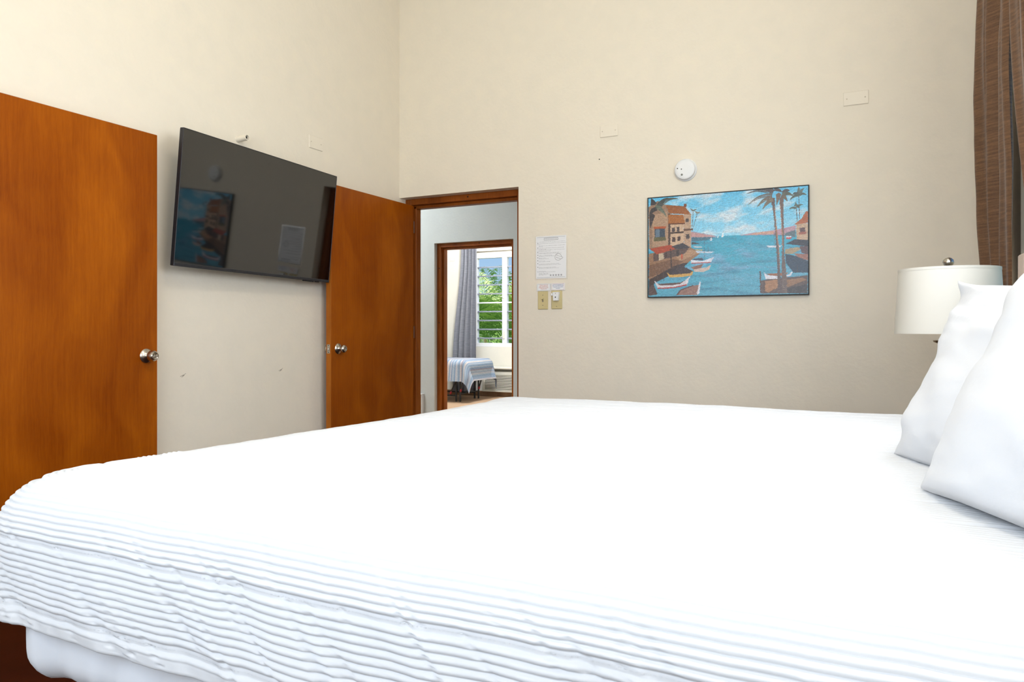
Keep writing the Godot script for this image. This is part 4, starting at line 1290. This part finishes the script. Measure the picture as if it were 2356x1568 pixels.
	obj("bulb", lathe([Vector2(0.013, 0.50), Vector2(0.016, 0.52), Vector2(0.03, 0.56), Vector2(0.028, 0.59), Vector2(0.015, 0.605), Vector2(0.0, 0.61)], Vector3.UP, 24), M.white_plastic, l)
	var hs := st_new()
	for s in [-1.0, 1.0]:
		var pts := []
		for k in 13:
			var t := k / 12.0
			pts.append(v(s * 0.06 * sin(PI * t), 0.44 + 0.24 * t, 0))
		bar(hs, pts, 0.0025, 6)
	obj("harp", hs.commit(), M.brass, l)
	var sh := obj("shade", lathe([Vector2(0.186, 0.434), Vector2(0.172, 0.686), Vector2(0.172, 0.686), Vector2(0.1705, 0.686), Vector2(0.1705, 0.686), Vector2(0.1845, 0.434), Vector2(0.1845, 0.434), Vector2(0.186, 0.434)], Vector3.UP, 96), M.shade, l)
	for y in [[0.434, 0.186], [0.676, 0.1727]]:
		obj("trim_band", lathe([Vector2(y[1] + 0.0008, y[0]), Vector2(y[1] + 0.0006, y[0] + 0.010), Vector2(y[1] + 0.0006, y[0] + 0.010), Vector2(y[1] - 0.001, y[0] + 0.010)], Vector3.UP, 96), M.shade, sh)
	var sp := st_new()
	for k in 3:
		var a := TAU * k / 3.0 + 0.3
		bar(sp, [v(0, 0.68, 0), v(0.171 * cos(a), 0.683, 0.171 * sin(a))], 0.002, 6)
	obj("spider", sp.commit(), M.brass, l)
	obj("finial", lathe([Vector2(0.006, 0.68), Vector2(0.006, 0.692), Vector2(0.010, 0.695), Vector2(0.0175, 0.703), Vector2(0.0195, 0.712), Vector2(0.0175, 0.721), Vector2(0.010, 0.728), Vector2(0.0, 0.731)], Vector3.UP, 32), M.nickel, l)

# ------------------------------------------------------------------ hall
func build_hall() -> void:
	var sw := thing("light_switch", "pale switch plate on the hall wall beside the open door", "light switch", v(-1.575, 1.255, -2.6))
	obj("plate", boxm(v(-0.04, -0.062, -0.001), v(0.04, 0.062, 0.007), 0.004), M.white_plastic, sw)
	obj("toggle", boxm(v(-0.005, -0.008, 0.006), v(0.005, 0.008, 0.018), 0.002), M.ivory, sw)
	for y in [-0.035, 0.035]:
		obj("screw", lathe([Vector2(0.003, 0), Vector2(0.003, 0.0012), Vector2(0.0, 0.0014)], Vector3(0, 0, 1), 10), M.screw, sw, v(0, y, 0.007))
	# low tiled ledge on the hall wall
	var b := thing("tiled_ledge", "low beige tiled ledge with a white edge on the hall wall", "ledge", v(-1.89, 0, -2.6))
	obj("core", boxm(v(-0.44, 0, 0), v(0.40, 0.30, 0.040)), M.grout, b)
	for r in 2:
		for c in 3:
			obj("tile", boxm(v(-0.437 + c * 0.28, 0.004 + r * 0.15, 0.039), v(-0.161 + c * 0.28, 0.148 + r * 0.15, 0.047), 0.002), M.tan_tile, b)
	obj("edge_trim", boxes([[v(-0.44, 0.30, 0), v(0.42, 0.318, 0.05)], [v(0.40, 0, 0), v(0.42, 0.30, 0.05)]], 0.006), M.white_plastic, b)

# ------------------------------------------------------------------ far bedroom
func build_far_room() -> void:
	var cu := thing("grey_curtain", "grey floor length curtain beside the louvred window", "curtain", v(-2.55, 0.1, -5.46))
	var o := -cu.position
	var nu := 110
	var nv := 50
	obj("cloth", sheet(nu, nv, func(i: int, j: int) -> Vector3:
		var f := float(i) / (nu - 1)
		var y := lerpf(0.06, 2.52, float(j) / (nv - 1))
		var spread := smoothstep(2.4, 0.5, y)
		var x := lerpf(lerpf(-2.66, -2.83, spread), -2.385, f)
		var z := -5.53 + 0.03 * sin(f * TAU * 4.3 + 0.4 * y) + 0.01 * sin(f * TAU * 9.1 + y)
		return v(x, y, z) + o, func(i: int, j: int) -> Vector2: return Vector2(i / 109.0 * 0.7, j / 49.0 * 2.4), true), M.grey_curtain, cu)
	var rd := thing("curtain_rod", "thin rod carrying the grey curtain", "curtain rod", v(-1.95, 2.54, -5.53))
	obj("rod", barm([v(-0.95, 0, 0), v(0.95, 0, 0)], 0.01), M.white_frame, rd)
	for x in [-0.9, 0.9]:
		obj("holder", barm([v(x, 0, 0), v(x, 0, -0.09)], 0.007), M.white_frame, rd)
	wall_plate(v(-2.90, 2.226, -5.62), 0.11, 0.07, Vector3(0, 0, 1), M.far_wall, "blank cover plate on the cream wall beside the grey curtain")
	# air conditioner set through the wall under the window
	var ac := thing("air_conditioner", "off-white air conditioner with slatted front set in the wall under the window", "air conditioner", v(-1.99, 0.08, -5.62))
	obj("body", boxes([[v(-0.30, 0, -0.18), v(0.30, 0.36, 0.06)]], 0.008), M.ac, ac)
	obj("outlet_grille", boxm(v(-0.29, 0.325, 0.055), v(0.29, 0.356, 0.075), 0.003), M.ac_grey, ac, Vector3.ZERO, "grey air outlet along the top")
	obj("front_panel", boxes([[v(-0.30, 0.265, 0.06), v(0.30, 0.322, 0.09)], [v(-0.30, 0.0, 0.06), v(0.30, 0.022, 0.09)], [v(-0.30, 0.022, 0.06), v(-0.265, 0.265, 0.09)], [v(0.265, 0.022, 0.06), v(0.30, 0.265, 0.09)]], 0.004), M.ac, ac)
	obj("filter", boxm(v(-0.265, 0.022, 0.058), v(0.265, 0.265, 0.066)), M.black, ac)
	for k in 10:
		obj("slat", boxm(v(-0.265, 0.027 + k * 0.0242, 0.066), v(0.265, 0.041 + k * 0.0242, 0.086), 0.002), M.ac, ac)
	struct(obj("trim_4", boxm(v(-2.45, 0.44, -5.62), v(-1.36, 0.475, -5.50), 0.008), M.far_wall), "cream ledge above the air conditioner")
	struct(obj("baseboard_far_back", boxm(v(-4.6, 0, -5.62), v(0.8, 0.078, -5.60), 0.004), M.baseboard), "brown baseboard under the air conditioner")
	# folding bed with a striped quilt
	var bx0 := -3.5
	var bx1 := -2.06
	var bz0 := -5.26
	var bz1 := -4.56
	var b := thing("folding_bed", "bed on a black folding steel frame under a striped quilt", "bed", v(-2.55, 0, -4.95))
	var ob := -b.position
	obj("mattress", rounded_slab(v(bx0 + 0.03, 0.37, bz0 + 0.03), v(bx1 - 0.03, 0.60, bz1 - 0.03), 0.08, 0.05), M.linen, b, ob)
	obj("deck", boxes([[v(bx0 + 0.05, 0.34, bz0 + 0.04) + ob, v(bx1 - 0.05, 0.37, bz1 - 0.04) + ob]], 0.004), M.black, b)
	for z in [bz0 + 0.07, bz1 - 0.07]:
		for x in [-3.35, -2.24, -2.17]:
			obj("leg", barm([v(x, 0, z) + ob, v(x, 0.36, z) + ob], 0.014, 8), M.black, b)
		obj("rail", barm([v(-3.35, 0.09, z) + ob, v(-2.24, 0.09, z) + ob], 0.010), M.black, b)
		for s in [[-2.24, 0.30, -2.34, 0.09], [-2.10, 0.34, -2.16, 0.13]]:
			var br := obj("brace", barm([v(s[0], s[1], z + 0.02) + ob, v(s[2], s[3], z + 0.02) + ob], 0.010), M.black, b)
			var m1 := v(lerpf(s[0], s[2], 0.72), lerpf(s[1], s[3], 0.72), z + 0.02) + ob
			var m2 := v(lerpf(s[0], s[2], 0.9), lerpf(s[1], s[3], 0.9), z + 0.02) + ob
			obj("red_sleeve", barm([m1, m2], 0.014), M.red_plastic, br, Vector3.ZERO, "red plastic sleeve on the brace")
	obj("rail", barm([v(-2.17, 0.12, bz1 - 0.07) + ob, v(-2.17, 0.12, bz0 + 0.07) + ob], 0.010), M.black, b)
	# quilt, stripes running over the bed from side to side
	var qm := mat(Color.WHITE, 0.9)
	var im := Image.create(512, 64, false, Image.FORMAT_RGB8)
	var tones := [Color8(140, 160, 184), Color8(188, 186, 192), Color8(124, 146, 174), Color8(164, 178, 194), Color8(142, 130, 140), Color8(198, 190, 186), Color8(132, 156, 182), Color8(158, 172, 190)]
	var x := 0
	var k2 := 0
	while x < 512:
		var w := rng.randi_range(3, 9)
		im.fill_rect(Rect2i(x, 0, w, 64), tones[k2 % tones.size()])
		k2 += rng.randi_range(1, 3)
		x += w
	for yy in 64:
		for xx in 512:
			var c := im.get_pixel(xx, yy)
			im.set_pixel(xx, yy, c.darkened(0.10 * rng.randf()))
	qm.albedo_texture = ImageTexture.create_from_image(im)
	qm.normal_enabled = true
	qm.normal_texture = normal_noise(0.06, 4.0, 2, 77)
	qm.normal_scale = 0.4
	var qt := thing("striped_quilt", "blue, grey and mauve striped quilt hanging over the folding bed", "quilt", v(-2.55, 0.2, -4.95))
	var oq := -qt.position
	var nx := 120
	var nz := 90
	obj("cloth", sheet(nx, nz, func(i: int, j: int) -> Vector3:
		var a := lerpf(0.0, bx1 - bx0 + 0.42, float(i) / (nx - 1))      # along the bed, hanging over its foot end
		var c := lerpf(-0.42, bz1 - bz0 + 0.42, float(j) / (nz - 1))     # across, hanging on both sides
		var W := bz1 - bz0
		var L := bx1 - bx0
		var dz := maxf(c - W, 0.0) + maxf(-c, 0.0)
		var dx := maxf(a - L, 0.0)
		var sg := 1.0 if c > W else -1.0
		var d := sqrt(dx * dx + dz * dz)
		var rr := 0.09
		var out := rr * sin(minf(d / rr / 1.4, PI / 2)) + maxf(d - rr * 1.4 * PI / 2, 0.0) * 0.10
		var fall := rr * (1.0 - cos(minf(d / rr / 1.4, PI / 2))) + maxf(d - rr * 1.4 * PI / 2, 0.0)
		var dir := Vector2(dx, dz * sg).normalized() if d > 0.0 else Vector2.ZERO
		var wv := 0.018 * sin(a * 17.0 + 2.0 * noise.get_noise_2d(a * 100.0, 3.0)) * smoothstep(0.1, 0.4, d)
		var y := 0.625 - fall
		y = maxf(y, 0.05)
		return v(bx0 + minf(a, L) + dir.x * (out + wv + (0.06 * smoothstep(0.2, 0.42, d) if dz > 0.0 else 0.0)), y, bz0 + clampf(c, 0.0, W) + dir.y * (out + wv)) + oq, func(i: int, j: int) -> Vector2: return Vector2(i / 119.0, j / 89.0 * 4.0), true), qm, qt)

# ------------------------------------------------------------------ ceiling lamps
func ceiling_lamp(label: String, at: Vector3, r: float, energy: float, c: Color) -> void:
	var t := thing("ceiling_light", label, "ceiling light", at)
	obj("canopy", lathe([Vector2(r * 0.9, -0.035), Vector2(r * 0.95, -0.03), Vector2(r * 0.95, 0.0), Vector2(0.0, 0.0)], Vector3.UP, 40), M.white_plastic, t)
	var prof := []
	for k in 9:
		var a := PI / 2.0 * k / 8.0
		prof.append(Vector2(r * sin(a), -0.035 - 0.09 * cos(a)))
	obj("glass_dome", lathe(prof, Vector3.UP, 40), M.glow, t)
	lamp_light("bulb_light", t, Vector3(0, -0.16, 0), energy, r, c)

func build_lamps() -> void:
	ceiling_lamp("flush ceiling light over the white bed", v(3.0, 3.9, 3.4), 0.22, 2.3, Color(1.0, 0.97, 0.92))
	ceiling_lamp("flush ceiling light in the hall", v(-2.2, 2.95, -1.3), 0.18, 2.2, Color(0.94, 0.98, 1.0))
	ceiling_lamp("flush ceiling light in the second bedroom", v(-1.6, 2.95, -4.2), 0.18, 6.0, Color(0.98, 0.99, 1.0))

# ------------------------------------------------------------------ garden
func build_outside() -> void:
	struct(obj("ground", boxm(v(-40, -0.8, -60), v(40, -0.6, -6.2)), M.lawn), "green lawn behind the house")
	struct(obj("ground_side", boxm(v(4.5, -0.8, -6.2), v(40, -0.6, 40)), M.lawn), "green lawn beside the house")
	struct(obj("ground_front", boxm(v(-40, -0.8, 5.8), v(4.5, -0.6, 40)), M.lawn), "green lawn in front of the house")
	var spots := [[-3.85, -8.9, 2.6, 0, "feathery green palm closest to the louvred window"], [-5.7, -12.2, 3.5, 1, "pale green palm standing behind the palm at the louvred window"], [-7.5, -16.0, 4.4, 0, "tallest green palm, behind the other two palms beyond the window"]]
	for s in spots:
		var t := thing("areca_palm", s[4], "palm", v(s[0], -0.6, s[1]), "palms outside the louvred window")
		var st := st_new()
		var stems := st_new()
		for k in 30:
			var a := rng.randf() * TAU
			var h: float = rng.randf_range(0.5, 1.0) * s[2] * 0.55
			var root := v(0.14 * cos(a), h, 0.14 * sin(a))
			if k < 8:
				bar(stems, [v(0.12 * cos(a), 0, 0.12 * sin(a)), root], 0.02, 6)
			frond(st, root, v(cos(a) * rng.randf_range(0.3, 0.9), 1.0, sin(a) * rng.randf_range(0.3, 0.9)), rng.randf_range(1.2, 1.9), rng.randf_range(0.5, 1.1), 34)
		obj("canes", stems.commit(), M.stem, t)
		var f := obj("foliage", st.commit(), M.leaf if s[3] == 0 else M.leaf_pale, t)
		f.set_meta("kind", "stuff")
